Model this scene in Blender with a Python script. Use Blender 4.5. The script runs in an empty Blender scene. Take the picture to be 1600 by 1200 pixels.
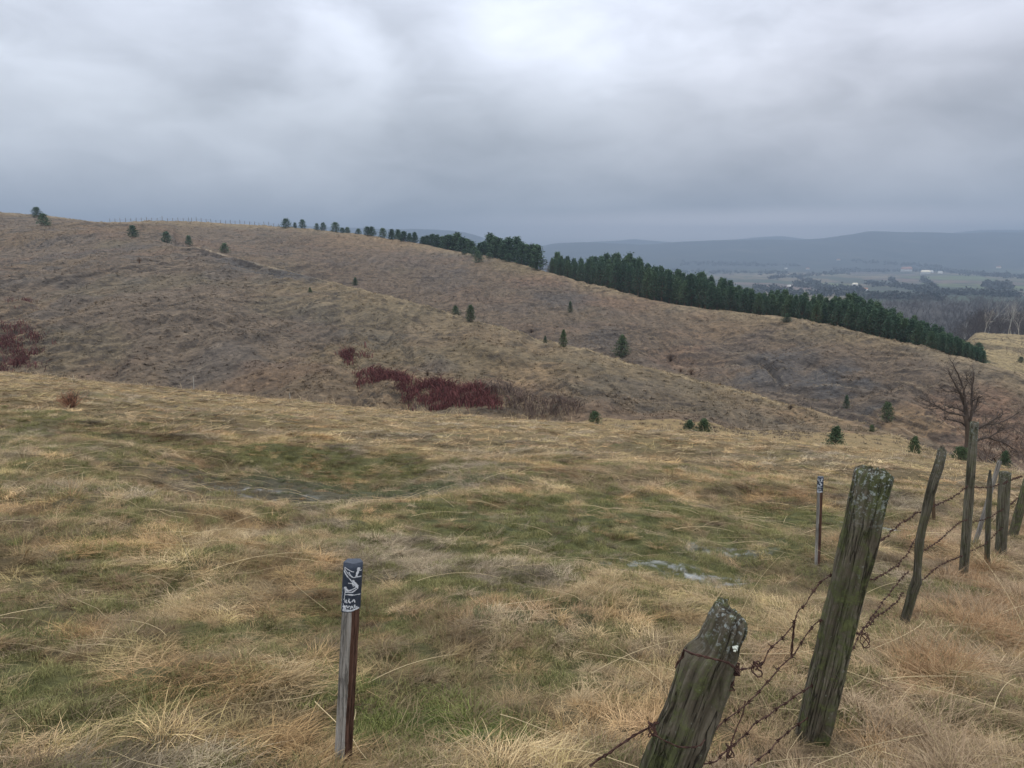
import bpy, math, random
import numpy as np
random.seed(7); rng = np.random.default_rng(11)
sc = bpy.context.scene
COL = sc.collection

# ------------------------------------------------------------------ camera
F = 1180.0; PITCH = math.radians(9.6); EYE = 1.5
cam = bpy.data.cameras.new('camera'); cam.sensor_width = 36; cam.lens = 36*F/1600
cam.clip_start = .05; cam.clip_end = 30000
co = bpy.data.objects.new('camera', cam); COL.objects.link(co)
co.location = (0, 0, EYE); co.rotation_euler = (math.pi/2-PITCH, 0, 0)
sc.camera = co

# ------------------------------------------------------------------ node helper
class NT:
    def __init__(s, nt): s.nt = nt; nt.nodes.clear()
    def n(s, t, **k):
        nd = s.nt.nodes.new(t)
        for a, b in k.items(): setattr(nd, a, b)
        return nd
    def l(s, a, b): s.nt.links.new(a, b)
    def val(s, sock, v):
        if hasattr(v, 'is_linked') or isinstance(v, bpy.types.NodeSocket): s.l(v, sock)
        else: sock.default_value = v
    def math(s, op, a, b=0.0, c=0.0, clamp=False):
        m = s.n('ShaderNodeMath', operation=op); m.use_clamp = clamp
        s.val(m.inputs[0], a); s.val(m.inputs[1], b); s.val(m.inputs[2], c); return m.outputs[0]
    def vmath(s, op, a, b=(0, 0, 0)):
        m = s.n('ShaderNodeVectorMath', operation=op); s.val(m.inputs[0], a)
        if op == 'SCALE': s.val(m.inputs['Scale'], b)
        else: s.val(m.inputs[1], b)
        return m.outputs['Value'] if op in ('DOT_PRODUCT', 'LENGTH') else m.outputs[0]
    def noise(s, vec, scale, detail=4, rough=.55, dist=0.0):
        m = s.n('ShaderNodeTexNoise'); s.val(m.inputs['Vector'], vec); m.inputs['Scale'].default_value = scale
        m.inputs['Detail'].default_value = detail; m.inputs['Roughness'].default_value = rough; m.inputs['Distortion'].default_value = dist
        return m.outputs[0]
    def mapr(s, v, a, b, c=0., d=1., smooth=False):
        m = s.n('ShaderNodeMapRange'); s.val(m.inputs[0], v)
        if smooth: m.interpolation_type = 'SMOOTHSTEP'
        for i, q in enumerate((a, b, c, d)): m.inputs[i+1].default_value = q
        return m.outputs[0]
    def mix(s, f, a, b, mode='MIX'):
        m = s.n('ShaderNodeMix', data_type='RGBA', blend_type=mode); s.val(m.inputs[0], f)
        for i, q in ((6, a), (7, b)):
            if isinstance(q, tuple): m.inputs[i].default_value = (*q, 1)[:4]
            else: s.l(q, m.inputs[i])
        return m.outputs[2]
    def ramp(s, v, pts, interp='LINEAR'):
        m = s.n('ShaderNodeValToRGB'); s.val(m.inputs[0], v); r = m.color_ramp; r.interpolation = interp
        while len(r.elements) < len(pts): r.elements.new(.5)
        for e, (p, c) in zip(r.elements, pts): e.position = p; e.color = (*c, 1)
        return m.outputs[0]
    def scalevec(s, v, sc_):
        m = s.n('ShaderNodeMapping'); s.val(m.inputs[0], v); m.inputs['Scale'].default_value = sc_; return m.outputs[0]

def conv(px, py):
    """pixel of the 1600x1200 photograph -> level direction (x/y, z/y)"""
    k = (600-py)/F
    t = (k*math.cos(PITCH)-math.sin(PITCH))/(math.cos(PITCH)+k*math.sin(PITCH))
    return (px-800)/F*(math.cos(PITCH)-t*math.sin(PITCH)), t
def dirof(px, py):
    u, t = conv(px, py); v = np.array([u, 1, t]); return tuple(v/np.linalg.norm(v))

# ------------------------------------------------------------------ sky
SUN_EL, SUN_AZ = math.radians(48), math.radians(200)
w = bpy.data.worlds.new('World'); sc.world = w; w.use_nodes = True
N = NT(w.node_tree)
D = N.n('ShaderNodeTexCoord').outputs['Generated']
sep = N.n('ShaderNodeSeparateXYZ'); N.l(D, sep.inputs[0])
zz = N.math('MAXIMUM', sep.outputs[2], 0.0)
den = N.math('ADD', zz, .22)
inv = N.math('DIVIDE', 1.0, den)
plane = N.vmath('SCALE', D, inv)
plane = N.scalevec(plane, (1, 1.0, .5))
n1 = N.noise(plane, .85, 5, .5, .5)
n3 = N.noise(N.scalevec(D, (1, 1, 2.6)), 9, 5, .5, .6)
n2 = N.noise(N.scalevec(D, (1, 1, 2.0)), 3.2, 6, .52, .3)
warp = N.n('ShaderNodeTexNoise'); N.val(warp.inputs['Vector'], N.scalevec(D, (1, 1, 1.5))); warp.inputs['Scale'].default_value = 3.6; warp.inputs['Detail'].default_value = 6
wv = N.vmath('SCALE', N.vmath('SUBTRACT', warp.outputs['Color'], (.5, .5, .5)), .36)
DW = N.vmath('ADD', D, wv)
base = N.ramp(N.mapr(sep.outputs[2], -.1, 1.0), [(0, (.3, .34, .38)), (.125, (.56, .575, .60)), (.168, (.535, .555, .59)), (.245, (.62, .65, .70)), (.32, (.76, .80, .89)), (.385, (.86, .91, 1.03)), (.52, (1.25, 1.3, 1.37)), (1.0, (2.05, 2.07, 2.08))])
acc = N.math('ADD', N.mapr(n1, .3, .7, -.09, .09), N.math('ADD', N.mapr(n2, .3, .7, -.15, .15), N.mapr(n3, .3, .7, -.11, .11)))
def blob(px, py, rad, amt, hard=.0):
    global acc
    d = dirof(px, py)
    e = N.vmath('SUBTRACT', DW, d)
    r = N.vmath('LENGTH', N.scalevec(e, (1, 1, 1.45)))
    m = N.mapr(r, rad*hard, rad, 1, 0, smooth=True)
    acc = N.math('MULTIPLY_ADD', m, amt, acc)
for b in [(90, 200, .24, .22, .2), (150, 20, .3, .10), (760, 20, .3, .06), (490, 220, .15, .26, .45), (330, 110, .16, -.10), (1000, 150, .26, .22, .35), (870, 60, .14, .12, .3), (860, 290, .3, -.10), (1250, 300, .2, -.06), (250, 320, .3, .06),
          (1330, 110, .2, .10, .3), (1120, 60, .1, .10, .4), (1560, 190, .16, -.14), (1230, 270, .18, -.12), (1430, 290, .13, .10), (620, 120, .15, -.09), (1100, 330, .16, -.05), (250, 260, .12, .08)]:
    blob(*b)
cl = N.vmath('SCALE', base, N.math('ADD', 1.0, acc))
# pale pinkish break in the cloud low over the far hills
rr = N.vmath('LENGTH', N.scalevec(N.vmath('SUBTRACT', D, dirof(1150, 358)), (.2, .2, 3.6)))
cl = N.mix(N.mapr(rr, .015, .11, .9, 0, smooth=True), cl, (1.5, 1.42, 1.45))
warm = N.vmath('LENGTH', N.scalevec(N.vmath('SUBTRACT', DW, dirof(1400, 220)), (.8, .8, 1.0)))
cl = N.mix(N.mapr(warm, .05, .38, .5, 0, smooth=True), cl, N.mix(1.0, cl, (1.05, .98, .965), 'MULTIPLY'))
sky = N.n('ShaderNodeTexSky'); sky.sky_type = 'NISHITA'; sky.sun_disc = False; sky.sun_elevation = SUN_EL; sky.sun_rotation = SUN_AZ
skyc = N.vmath('SCALE', sky.outputs[0], .08)
fin = N.mix(.07, cl, skyc)
bg = N.n('ShaderNodeBackground'); N.l(fin, bg.inputs[0]); bg.inputs[1].default_value = 1.0
out = N.n('ShaderNodeOutputWorld'); N.l(bg.outputs[0], out.inputs[0])
sun = bpy.data.lights.new('sun', 'SUN'); sun.energy = .55; sun.angle = math.radians(25); sun.color = (1, .96, .9)
so = bpy.data.objects.new('sun', sun); COL.objects.link(so); so.location = (0, 0, 50)
so.rotation_euler = (math.pi/2-SUN_EL, 0, math.radians(-200+180)+math.pi)
vs = sc.view_settings; vs.view_transform = 'Standard'; vs.look = 'None'; vs.gamma = 1; vs.use_curve_mapping = False; vs.exposure = 0.2
sc.cycles.volume_bounces = 0; sc.cycles.max_bounces = 3; sc.cycles.diffuse_bounces = 2; sc.cycles.transparent_max_bounces = 4
sc.cycles.volume_max_steps = 64

# ------------------------------------------------------------------ helpers
def lerp(a, b, t): return a+(b-a)*t
def sstep(x, a, b):
    t = np.clip((x-a)/(b-a), 0, 1); return t*t*(3-2*t)
def vnoise(x, y, seed=0):
    ix = np.floor(x).astype(np.int64); iy = np.floor(y).astype(np.int64)
    fx = x-ix; fy = y-iy
    fx = fx*fx*fx*(fx*(fx*6-15)+10); fy = fy*fy*fy*(fy*(fy*6-15)+10)
    def h(a, b):
        v = (a*374761393+b*668265263+seed*974634777) & 0xffffffff
        v = ((v ^ (v >> 13))*1274126177) & 0xffffffff
        v = ((v ^ (v >> 16))*2246822519) & 0xffffffff
        return ((v ^ (v >> 15)) & 0xffff)/65535.0
    return lerp(lerp(h(ix, iy), h(ix+1, iy), fx), lerp(h(ix, iy+1), h(ix+1, iy+1), fx), fy)
def fbm(x, y, o=4, seed=0, g=.5):
    x = np.asarray(x, float); y = np.asarray(y, float)
    s = 0; a = 1; t = 0
    for i in range(o):
        s = s+a*vnoise(x, y, seed+i*17); t += a; a *= g; x, y = x*2.03+5.1, y*2.03+1.7
    return s/t
def pchip(xk, yk, x):
    xk = np.asarray(xk, float); yk = np.asarray(yk, float)
    h = np.diff(xk); d = np.diff(yk)/h; m = np.zeros(len(xk))
    for i in range(1, len(xk)-1):
        if d[i-1]*d[i] > 0:
            w1 = 2*h[i]+h[i-1]; w2 = h[i]+2*h[i-1]; m[i] = (w1+w2)/(w1/d[i-1]+w2/d[i])
    m[0] = d[0]; m[-1] = d[-1]
    i = np.clip(np.searchsorted(xk, x)-1, 0, len(xk)-2)
    t = np.clip((x-xk[i])/h[i], 0, 1)
    return (2*t**3-3*t**2+1)*yk[i]+(t**3-2*t**2+t)*h[i]*m[i]+(-2*t**3+3*t**2)*yk[i+1]+(t**3-t**2)*h[i]*m[i+1]

# ------------------------------------------------------------------ terrain as a height field
US = np.linspace(-1.7, 1.7, 851)
def curve(pts):
    q = [conv(*p) for p in pts]
    return pchip([a for a, b in q], [b for a, b in q], np.clip(US, q[0][0], q[-1][0]))
def along(pts):
    return np.interp(US, [(p-800)/F*.99 for p, v in pts], [v for p, v in pts])
tF = curve([(-900, 545), (-300, 560), (0, 582), (150, 597), (300, 611), (500, 631), (640, 644), (800, 656), (1000, 669), (1200, 688), (1430, 712), (1600, 738), (2000, 800), (2500, 870)])
rF = along([(-900, 55), (0, 48), (450, 44), (800, 38), (1430, 31), (1600, 29), (2500, 28)])
tA = curve([(-900, 380), (-200, 395), (0, 400), (100, 392), (200, 386), (300, 387), (360, 400), (450, 424), (560, 452), (640, 472), (735, 502), (830, 527), (900, 543), (980, 566), (1060, 587), (1200, 621), (1300, 647), (1400, 681), (1450, 700), (1550, 735), (1700, 790), (2300, 930)])
rA = along([(-900, 220), (0, 205), (280, 190), (450, 160), (735, 112), (900, 94), (1200, 72), (1430, 56), (2500, 48)])
tB = curve([(-900, 300), (-200, 320), (0, 332), (80, 338), (165, 348), (260, 345), (400, 352), (460, 356), (600, 372), (700, 390), (790, 408), (860, 427), (930, 447), (1010, 468), (1080, 480), (1160, 488), (1230, 496), (1300, 508), (1400, 532), (1500, 556), (1560, 572), (1650, 600), (1900, 680), (2400, 780)])
rB = along([(-900, 320), (0, 300), (160, 310), (450, 330), (600, 310), (860, 230), (1000, 190), (1160, 160), (1300, 135), (1500, 105), (1600, 96), (2500, 80)])
dipA = along([(-900, -.05), (0, -.03), (230, -.012), (300, .006), (450, .03), (735, .06), (1000, .075), (1200, .09), (1430, .10), (2500, .10)])
gul = along([(-900, 72), (0, 64), (450, 58), (800, 50), (1430, 42), (2500, 40)])
t1 = curve([(-900, 340), (700, 360), (830, 388), (870, 381), (920, 378), (1000, 382), (1080, 378), (1180, 376), (1280, 374), (1330, 368), (1360, 364), (1430, 365), (1500, 366), (1560, 363), (1620, 363), (1800, 355), (2500, 360)])
t2 = curve([(-900, 360), (850, 383), (900, 380), (960, 377), (1000, 375), (1050, 379), (1120, 376), (1160, 373), (1220, 369), (1260, 373), (1320, 370), (1400, 362), (1480, 364), (1540, 360), (1600, 359), (1800, 350), (2500, 360)])
hpx = along([(-900, -900), (2500, 2500)])
YL = np.linspace(math.log(1.3), math.log(9600), 1500); YS = np.exp(YL)
sF = -(tF)-1.5/rF
sel = np.abs(US) < .7
bfit, afit = np.polyfit(US[sel], sF[sel], 1)
G = np.zeros((len(US), len(YS)))
for i, u in enumerate(US):
    rc = rF[i]; ks = []
    for y in (1.3, 1.8, 2.5, 3.5, 5, 7, 10, 14, 19, 24, .76*rc, .88*rc):
        if y > .9*rc or (ks and y <= ks[-1][0]*1.03): continue
        wq = float(sstep(np.array(y), 4., 12.)); s = lerp(afit+bfit*u, sF[i], wq)
        ks.append((y, -(1.5/y+s)))
    ks = [k for k in ks if k[1] < tF[i]-.0005]
    ks.append((rc, tF[i]))
    gy = gul[i]; gz = tF[i]*rc-(3.5 if US[i] > -.2 else 4.5); gg = min(gz/gy, tF[i]-.03)
    ks.append((gy, gg))
    za, zg = tA[i]*rA[i], gg*gy
    for f in (.25, .5, .75):
        y = lerp(gy, rA[i], f); z = lerp(zg, za, f**.9); g = z/y
        if g > ks[-1][1]+.001 and g < tA[i]-.001: ks.append((y, g))
    ks.append((rA[i], tA[i]))
    dp = dipA[i]; yd = rA[i]*1.2 if dp > 0 else rA[i]*1.1; gd = tA[i]-dp
    if gd >= tB[i]: gd = lerp(tA[i], tB[i], .3)
    ks.append((yd, gd)); zd, zb = gd*yd, tB[i]*rB[i]
    for f in (.3, .6, .85):
        y = lerp(yd, rB[i], f); g = lerp(zd, zb, f**.92)/y
        if g > ks[-1][1]+.0005 and g < tB[i]-.0008: ks.append((y, g))
    ks.append((rB[i], tB[i]))
    right = sstep(np.array(u), .55, .62)
    back = float(lerp(.03, .012, right))
    ks.append((rB[i]*1.3, tB[i]-back))
    yo = max(rB[i]*1.75, 250.)
    ks.append((yo, float(min(lerp(tB[i]-.06, -.105, right), -.03))))
    ks.append((yo*1.35, min(ks[-1][1]-.004, -.095)))
    for y, py in ((800, 487), (1200, 462), (1700, 447), (2400, 434), (3300, 424)):
        ks.append((max(y, 0), conv(800, py)[1]))
    ks.append((4300, lerp(conv(800, 424)[1], t1[i], .45)))
    ks.append((5600, t1[i])); ks.append((6500, min(t1[i], t2[i])-.012)); ks.append((8200, t2[i])); ks.append((9600, t2[i]-.02))
    ks = [k for j, k in enumerate(ks) if j == 0 or k[0] > ks[j-1][0]]
    G[i] = pchip([math.log(k[0]) for k in ks], [k[1] for k in ks], YL)

def gsample(u, y):
    fi = np.clip((u-US[0])/(US[1]-US[0]), 0, len(US)-1.001); fj = np.clip((np.log(np.maximum(y, 1.31))-YL[0])/(YL[1]-YL[0]), 0, len(YL)-1.001)
    i = fi.astype(int); j = fj.astype(int); a = fi-i; b = fj-j
    return (G[i, j]*(1-a)+G[i+1, j]*a)*(1-b)+(G[i, j+1]*(1-a)+G[i+1, j+1]*a)*b
def zbase(x, y):
    x = np.asarray(x, float); y = np.asarray(y, float)
    u = x/np.maximum(y, 1.3)
    z1 = gsample(u, y)*y
    z0 = -(1.5+afit*y+bfit*x)
    return lerp(z0, z1, sstep(y, 1.5, 3.5))+EYE
def hit(px, py):
    u, t = conv(px, py); k = int(np.argmax(gsample(np.full(len(YS), u), YS) >= t-1e-6))
    y = float(YS[k]); return u*y, y
HC = hit(470, 738); HC2 = hit(1090, 880)
def zfull(x, y):
    x = np.asarray(x, float); y = np.asarray(y, float)
    z = zbase(x, y)
    near = 1-sstep(y, 46, 60)
    # the meadow: hummocks and a trampled hollow
    z = z+near*((fbm(x*.9, y*.9, 3, 3)-.5)*.26*sstep(y, 1, 6)+(fbm(x*3.1, y*3.1, 3, 9)-.5)*.12+(fbm(x*.22, y*.3, 2, 31)-.5)*.5*sstep(y, 5, 14)*(1-sstep(y, 26, 40)))
    hx, hy = HC
    rr = np.sqrt(((x-hx)/2.6)**2+((y-hy)/2.6)**2)
    z = z-near*.38*(1-sstep(rr, .5, 1.25))
    rr = np.sqrt(((x-HC2[0])/1.5)**2+((y-HC2[1])/.9)**2)
    z = z-near*.10*(1-sstep(rr, .4, 1.3))
    hill = sstep(y, 50, 62)*(1-sstep(y, 380, 460))
    a = (fbm(x*.035, y*.03, 4, 21)-.5)*5.0
    uu = x/np.maximum(y, 1)
    crest = np.minimum(np.abs(y/np.interp(uu, US, rB)-1), np.abs(y/np.interp(uu, US, rA)-1))
    damp = .25+.75*sstep(crest, .02, .25)
    zz = z+hill*a*damp*.6
    rill = fbm(x*.10+fbm(x*.03, y*.03, 2, 5)*3, y*.035, 3, 44)
    zz = zz-hill*damp*(.5-np.abs(rill-.5))*5.0+hill*damp*1.9
    q = zz+fbm(x*.05, y*.05, 3, 77)*5+fbm(x*.25, y*.25, 2, 78)*.9
    st = q/.85; fr = st-np.floor(st)
    amt = hill*sstep(fbm(x*.03, y*.05, 3, 90), .33, .58)
    zz = zz+amt*.62*(fr**3-fr*.5)
    zz = zz+hill*(fbm(x*.55, y*.55, 3, 13)-.5)*.5
    yc = np.interp(uu, US, rA)*.985; win = sstep(uu, -.46, -.42)*(1-sstep(uu, -.29, -.22)); dd = yc-y+(fbm(x*.12, y*.12, 4, 120)-.5)*9
    win = win*sstep(fbm(x*.16, y*.05, 3, 121), .30, .55); zz = zz-win*1.3*sstep(dd, 0, 2.2)*(1-sstep(dd, 5, 22))
    far = sstep(y, 3000, 4200)
    zz = zz+far*(fbm(x*.0016, y*.0008, 5, 61)-.5)*46+sstep(y, 480, 900)*(fbm(x*.006, y*.006, 3, 62)-.5)*5
    return zz

# ------------------------------------------------------------------ mesh helpers
def mesh_np(name, V, Fq, mats=(), attrs=None, smooth=True, uv=None, mi=None):
    me = bpy.data.meshes.new(name); V = np.asarray(V, np.float32); Fq = np.asarray(Fq, np.int32)
    me.vertices.add(len(V)); me.vertices.foreach_set('co', V.ravel())
    k = Fq.shape[1]; me.loops.add(Fq.size); me.loops.foreach_set('vertex_index', Fq.ravel())
    me.polygons.add(len(Fq)); me.polygons.foreach_set('loop_start', np.arange(0, Fq.size, k, dtype=np.int32))
    me.polygons.foreach_set('loop_total', np.full(len(Fq), k, np.int32))
    if smooth: me.polygons.foreach_set('use_smooth', np.ones(len(Fq), bool))
    if mi is not None: me.polygons.foreach_set('material_index', np.asarray(mi, np.int32))
    for m in mats: me.materials.append(m)
    for an, av in (attrs or {}).items():
        av = np.asarray(av, np.float32)
        if av.ndim == 2:
            if av.shape[1] == 3: av = np.hstack([av, np.ones((len(av), 1), np.float32)])
            a = me.attributes.new(an, 'FLOAT_COLOR', 'POINT'); a.data.foreach_set('color', av.ravel())
        else:
            a = me.attributes.new(an, 'FLOAT', 'POINT'); a.data.foreach_set('value', av)
    if uv is not None:
        l = me.uv_layers.new(name='UVMap'); l.data.foreach_set('uv', np.asarray(uv, np.float32)[Fq.ravel()].ravel())
    me.update(calc_edges=True); me.validate(); return me
def ob(name, me, parent=None, **props):
    o = bpy.data.objects.new(name, me); COL.objects.link(o)
    if parent is not None: o.parent = parent
    for a, b in props.items(): o[a] = b
    return o
def empty(name, loc, rz=0, **props):
    o = bpy.data.objects.new(name, None); COL.objects.link(o); o.location = loc; o.rotation_euler = (0, 0, rz); o.empty_display_size = .2
    for a, b in props.items(): o[a] = b
    return o
def copy_tree(o):
    c = o.copy(); COL.objects.link(c)
    for ch in o.children:
        d = ch.copy(); COL.objects.link(d); d.parent = c
    return c
class MB:
    def __init__(s): s.V = []; s.Q = []; s.A = []; s.n = 0; s.U = []
    def add(s, V, Q, a=0., U=None):
        V = np.asarray(V, float); s.V.append(V); s.Q.append(np.asarray(Q)+s.n); s.A.append(np.full(len(V), a)); s.n += len(V)
        s.U.append(np.zeros((len(V), 2)) if U is None else U)
    def tube(s, pts, rad, k=4, a=0.):
        pts = np.asarray(pts, float); m = len(pts); rad = np.broadcast_to(np.asarray(rad, float), (m,))
        tg = np.gradient(pts, axis=0); tg /= np.linalg.norm(tg, axis=1)[:, None]+1e-9
        up = np.array([.13, .31, 1.]) if abs(tg[0][2]) < .8 else np.array([1., .2, .1])
        e1 = np.cross(tg, up); e1 /= np.linalg.norm(e1, axis=1)[:, None]+1e-9; e2 = np.cross(tg, e1)
        th = np.arange(k)*2*math.pi/k
        V = pts[:, None]+rad[:, None, None]*(np.cos(th)[None, :, None]*e1[:, None]+np.sin(th)[None, :, None]*e2[:, None])
        i = np.arange(m-1)[:, None]*k; j = np.arange(k)[None]; j2 = (j+1) % k
        Q = np.stack([i+j, i+j2, i+k+j2, i+k+j], -1).reshape(-1, 4)
        L = np.concatenate([[0], np.cumsum(np.linalg.norm(np.diff(pts, axis=0), axis=1))])
        U = np.stack([np.broadcast_to(th*rad[0], (m, k)), np.broadcast_to(L[:, None], (m, k))], -1).reshape(-1, 2)
        s.add(V.reshape(-1, 3), Q, a, U)
    def box(s, c, h, a=0., rz=0.):
        c = np.array(c); q = np.array([(x, y, z) for x in (-1, 1) for y in (-1, 1) for z in (-1, 1)], float)*np.array(h)
        cs, sn = math.cos(rz), math.sin(rz); q = np.stack([q[:, 0]*cs-q[:, 1]*sn, q[:, 0]*sn+q[:, 1]*cs, q[:, 2]], 1)
        s.add(q+c, [(0, 1, 3, 2), (4, 6, 7, 5), (0, 4, 5, 1), (2, 3, 7, 6), (0, 2, 6, 4), (1, 5, 7, 3)], a)
    def mesh(s, name, mats, smooth=True):
        return mesh_np(name, np.vstack(s.V), np.vstack(s.Q), mats, {'bl': np.concatenate(s.A)}, smooth, uv=np.vstack(s.U))

# ------------------------------------------------------------------ materials
def mat(name, build):
    m = bpy.data.materials.new(name); m.use_nodes = True; N = NT(m.node_tree)
    b = N.n('ShaderNodeBsdfPrincipled'); o = N.n('ShaderNodeOutputMaterial'); N.l(b.outputs[0], o.inputs[0])
    b.inputs['Roughness'].default_value = .9; b.inputs['Specular IOR Level'].default_value = .15
    build(N, b, o); return m
def bump(N, b, h, dist, st=1.0):
    q = N.n('ShaderNodeBump'); q.inputs['Strength'].default_value = st; q.inputs['Distance'].default_value = dist
    N.val(q.inputs['Height'], h); N.l(q.outputs[0], b.inputs['Normal'])
def attr(N, name, typ='GEOMETRY'):
    a = N.n('ShaderNodeAttribute', attribute_name=name, attribute_type=typ); return a
def m_meadow(N, b, o):
    P = N.n('ShaderNodeTexCoord').outputs['Object']
    c = attr(N, 'tint').outputs['Color']
    n = N.noise(N.scalevec(P, (1, 1.6, 1)), 9, 6, .65); n2 = N.noise(N.scalevec(P, (.6, 1.5, 1)), 1.7, 4)
    c = N.mix(1.0, c, N.ramp(n, [(.25, (.45, .43, .4)), (.5, (.95, .95, .95)), (.75, (1.5, 1.45, 1.35))]), 'MULTIPLY')
    c = N.mix(1.0, c, N.ramp(n2, [(.3, (.75, .78, .75)), (.7, (1.25, 1.2, 1.15))]), 'MULTIPLY')
    N.l(c, b.inputs['Base Color']); bump(N, b, n, .06)
M_meadow = mat('meadow_soil', m_meadow)
def m_hill(N, b, o):
    P = N.n('ShaderNodeTexCoord').outputs['Object']
    c = attr(N, 'tint').outputs['Color']
    q = attr(N, 'contour').outputs['Fac']; sx = N.n('ShaderNodeSeparateXYZ'); N.l(P, sx.inputs[0]); cb = N.n('ShaderNodeCombineXYZ')
    N.l(N.math('MULTIPLY', sx.outputs[0], .5), cb.inputs[0]); N.l(N.math('MULTIPLY', q, 1.5), cb.inputs[1])
    n = N.noise(P, 1.5, 6, .72); n2 = N.noise(cb.outputs[0], 1.0, 5, .68, .3)
    c = N.mix(1.0, c, N.ramp(n, [(.3, (.5, .5, .52)), (.5, (.97, .97, .97)), (.7, (1.45, 1.42, 1.36))]), 'MULTIPLY')
    c = N.mix(1.0, c, N.ramp(n2, [(.3, (.50, .49, .48)), (.48, (.95, .95, .95)), (.7, (1.5, 1.46, 1.38))]), 'MULTIPLY')
    N.l(c, b.inputs['Base Color']); bump(N, b, N.math('ADD', n, N.math('MULTIPLY', n2, .8)), .4)
M_hill = mat('hillside_turf', m_hill)
def m_valley(N, b, o):
    P = N.n('ShaderNodeTexCoord').outputs['Object']
    wob = N.n('ShaderNodeTexNoise'); N.l(P, wob.inputs['Vector']); wob.inputs['Scale'].default_value = .004
    Q = N.vmath('ADD', P, N.vmath('SCALE', N.vmath('SUBTRACT', wob.outputs['Color'], (.5, .5, .5)), 160.))
    v = N.n('ShaderNodeTexVoronoi'); N.l(N.scalevec(Q, (1, .42, 0)), v.inputs['Vector']); v.inputs['Scale'].default_value = .0062
    vs_ = N.n('ShaderNodeSeparateColor'); N.l(v.outputs['Color'], vs_.inputs[0])
    fld = N.ramp(vs_.outputs[0], [(0, (.16, .13, .085)), (.2, (.05, .07, .04)), (.38, (.12, .15, .06)), (.55, (.22, .18, .12)), (.7, (.06, .07, .045)), (.85, (.17, .12, .1)), (1, (.30, .28, .2))], 'CONSTANT')
    n = N.noise(N.scalevec(P, (1, .5, 1)), .02, 6, .65)
    fld = N.vmath('SCALE', fld, .85); fld = N.mix(N.mapr(n, .51, .57), fld, (.045, .05, .04))
    sp = N.n('ShaderNodeSeparateXYZ'); N.l(P, sp.inputs[0])
    wood = N.ramp(N.noise(P, .004, 6, .65), [(.35, (.018, .028, .028)), (.55, (.035, .042, .040)), (.66, (.07, .07, .055)), (.74, (.14, .135, .1))])
    c = N.mix(N.mapr(sp.outputs[1], 2900, 3600), fld, wood)
    near = N.ramp(N.noise(P, .03, 5), [(.3, (.17, .12, .07)), (.6, (.26, .2, .11)), (.75, (.20, .19, .08))])
    c = N.mix(N.mapr(sp.outputs[1], 430, 520), near, c)
    wd_ = N.math('MULTIPLY', N.mapr(sp.outputs[1], 430, 460), N.mapr(sp.outputs[1], 1050, 950))
    c = N.mix(N.math('MULTIPLY', wd_, .95), c, (.045, .038, .032))
    N.l(c, b.inputs['Base Color']); bump(N, b, n, 6)
M_valley = mat('valley_land', m_valley)

def grass_mat(name, spec=.2, rough=.7, amt=1.0):
    def f(N, b, o):
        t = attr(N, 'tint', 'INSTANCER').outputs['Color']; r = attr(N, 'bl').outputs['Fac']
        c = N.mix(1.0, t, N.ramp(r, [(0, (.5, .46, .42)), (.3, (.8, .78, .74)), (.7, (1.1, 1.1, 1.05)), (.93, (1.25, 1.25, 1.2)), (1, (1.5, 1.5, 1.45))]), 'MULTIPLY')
        N.l(c, b.inputs['Base Color']); b.inputs['Roughness'].default_value = rough; b.inputs['Specular IOR Level'].default_value = spec
    return mat(name, f)
M_grass = grass_mat('dry_grass')
def col_mat(name, base, var=.35, obj=True, rough=.9, spec=.1, nscale=3.0, hue=None):
    def f(N, b, o):
        P = N.n('ShaderNodeTexCoord').outputs['Object']
        r = attr(N, 'bl').outputs['Fac']; n = N.noise(P, nscale, 4)
        a = tuple(x*(1-var) for x in base); c_ = tuple(min(1, x*(1+var)) for x in base)
        c = N.mix(r, a, c_); c = N.mix(1.0, c, N.ramp(n, [(.3, (.75,)*3), (.7, (1.25,)*3)]), 'MULTIPLY')
        if obj:
            rn = N.n('ShaderNodeObjectInfo').outputs['Random']
            c = N.mix(1.0, c, N.ramp(rn, [(0, (.78, .82, .85)), (.5, (1, 1, 1)), (1, hue or (1.25, 1.15, .95))]), 'MULTIPLY')
        N.l(c, b.inputs['Base Color']); b.inputs['Roughness'].default_value = rough; b.inputs['Specular IOR Level'].default_value = spec
    return mat(name, f)
M_pine = col_mat('pine_needles', (.060, .100, .062), .55, nscale=.7)
M_green = col_mat('shrub_needles', (.060, .092, .050), .45, nscale=1.2)
M_bark = col_mat('pine_bark', (.13, .095, .07), .3)
M_bare = col_mat('bare_bark', (.085, .068, .058), .3)
M_pale = col_mat('birch_bark', (.42, .40, .36), .2)
M_twig = col_mat('winter_twigs', (.13, .095, .08), .35)
M_wood_twig = col_mat('woodland_twigs', (.075, .060, .052), .4, obj=False)
M_red = col_mat('crimson_stems', (.118, .045, .043), .6, obj=False, nscale=.35)
M_rust = col_mat('rusty_leaves', (.42, .20, .12), .4)
M_dryst = col_mat('dry_stalks', (.50, .40, .24), .3, obj=False)
M_brown = col_mat('brown_bush', (.10, .065, .045), .35)
M_wall = col_mat('house_wall', (.78, .76, .72), .1, nscale=.3)
M_roof = col_mat('house_roof', (.36, .2, .15), .2, nscale=.3)
def m_wire(N, b, o):
    n = N.noise(N.n('ShaderNodeTexCoord').outputs['Object'], 60, 3)
    N.l(N.ramp(n, [(.3, (.035, .02, .018)), (.6, (.085, .045, .035)), (.8, (.14, .10, .09))]), b.inputs['Base Color']); b.inputs['Roughness'].default_value = .75; b.inputs['Metallic'].default_value = .3
M_wire = mat('rusty_wire', m_wire)
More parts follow.
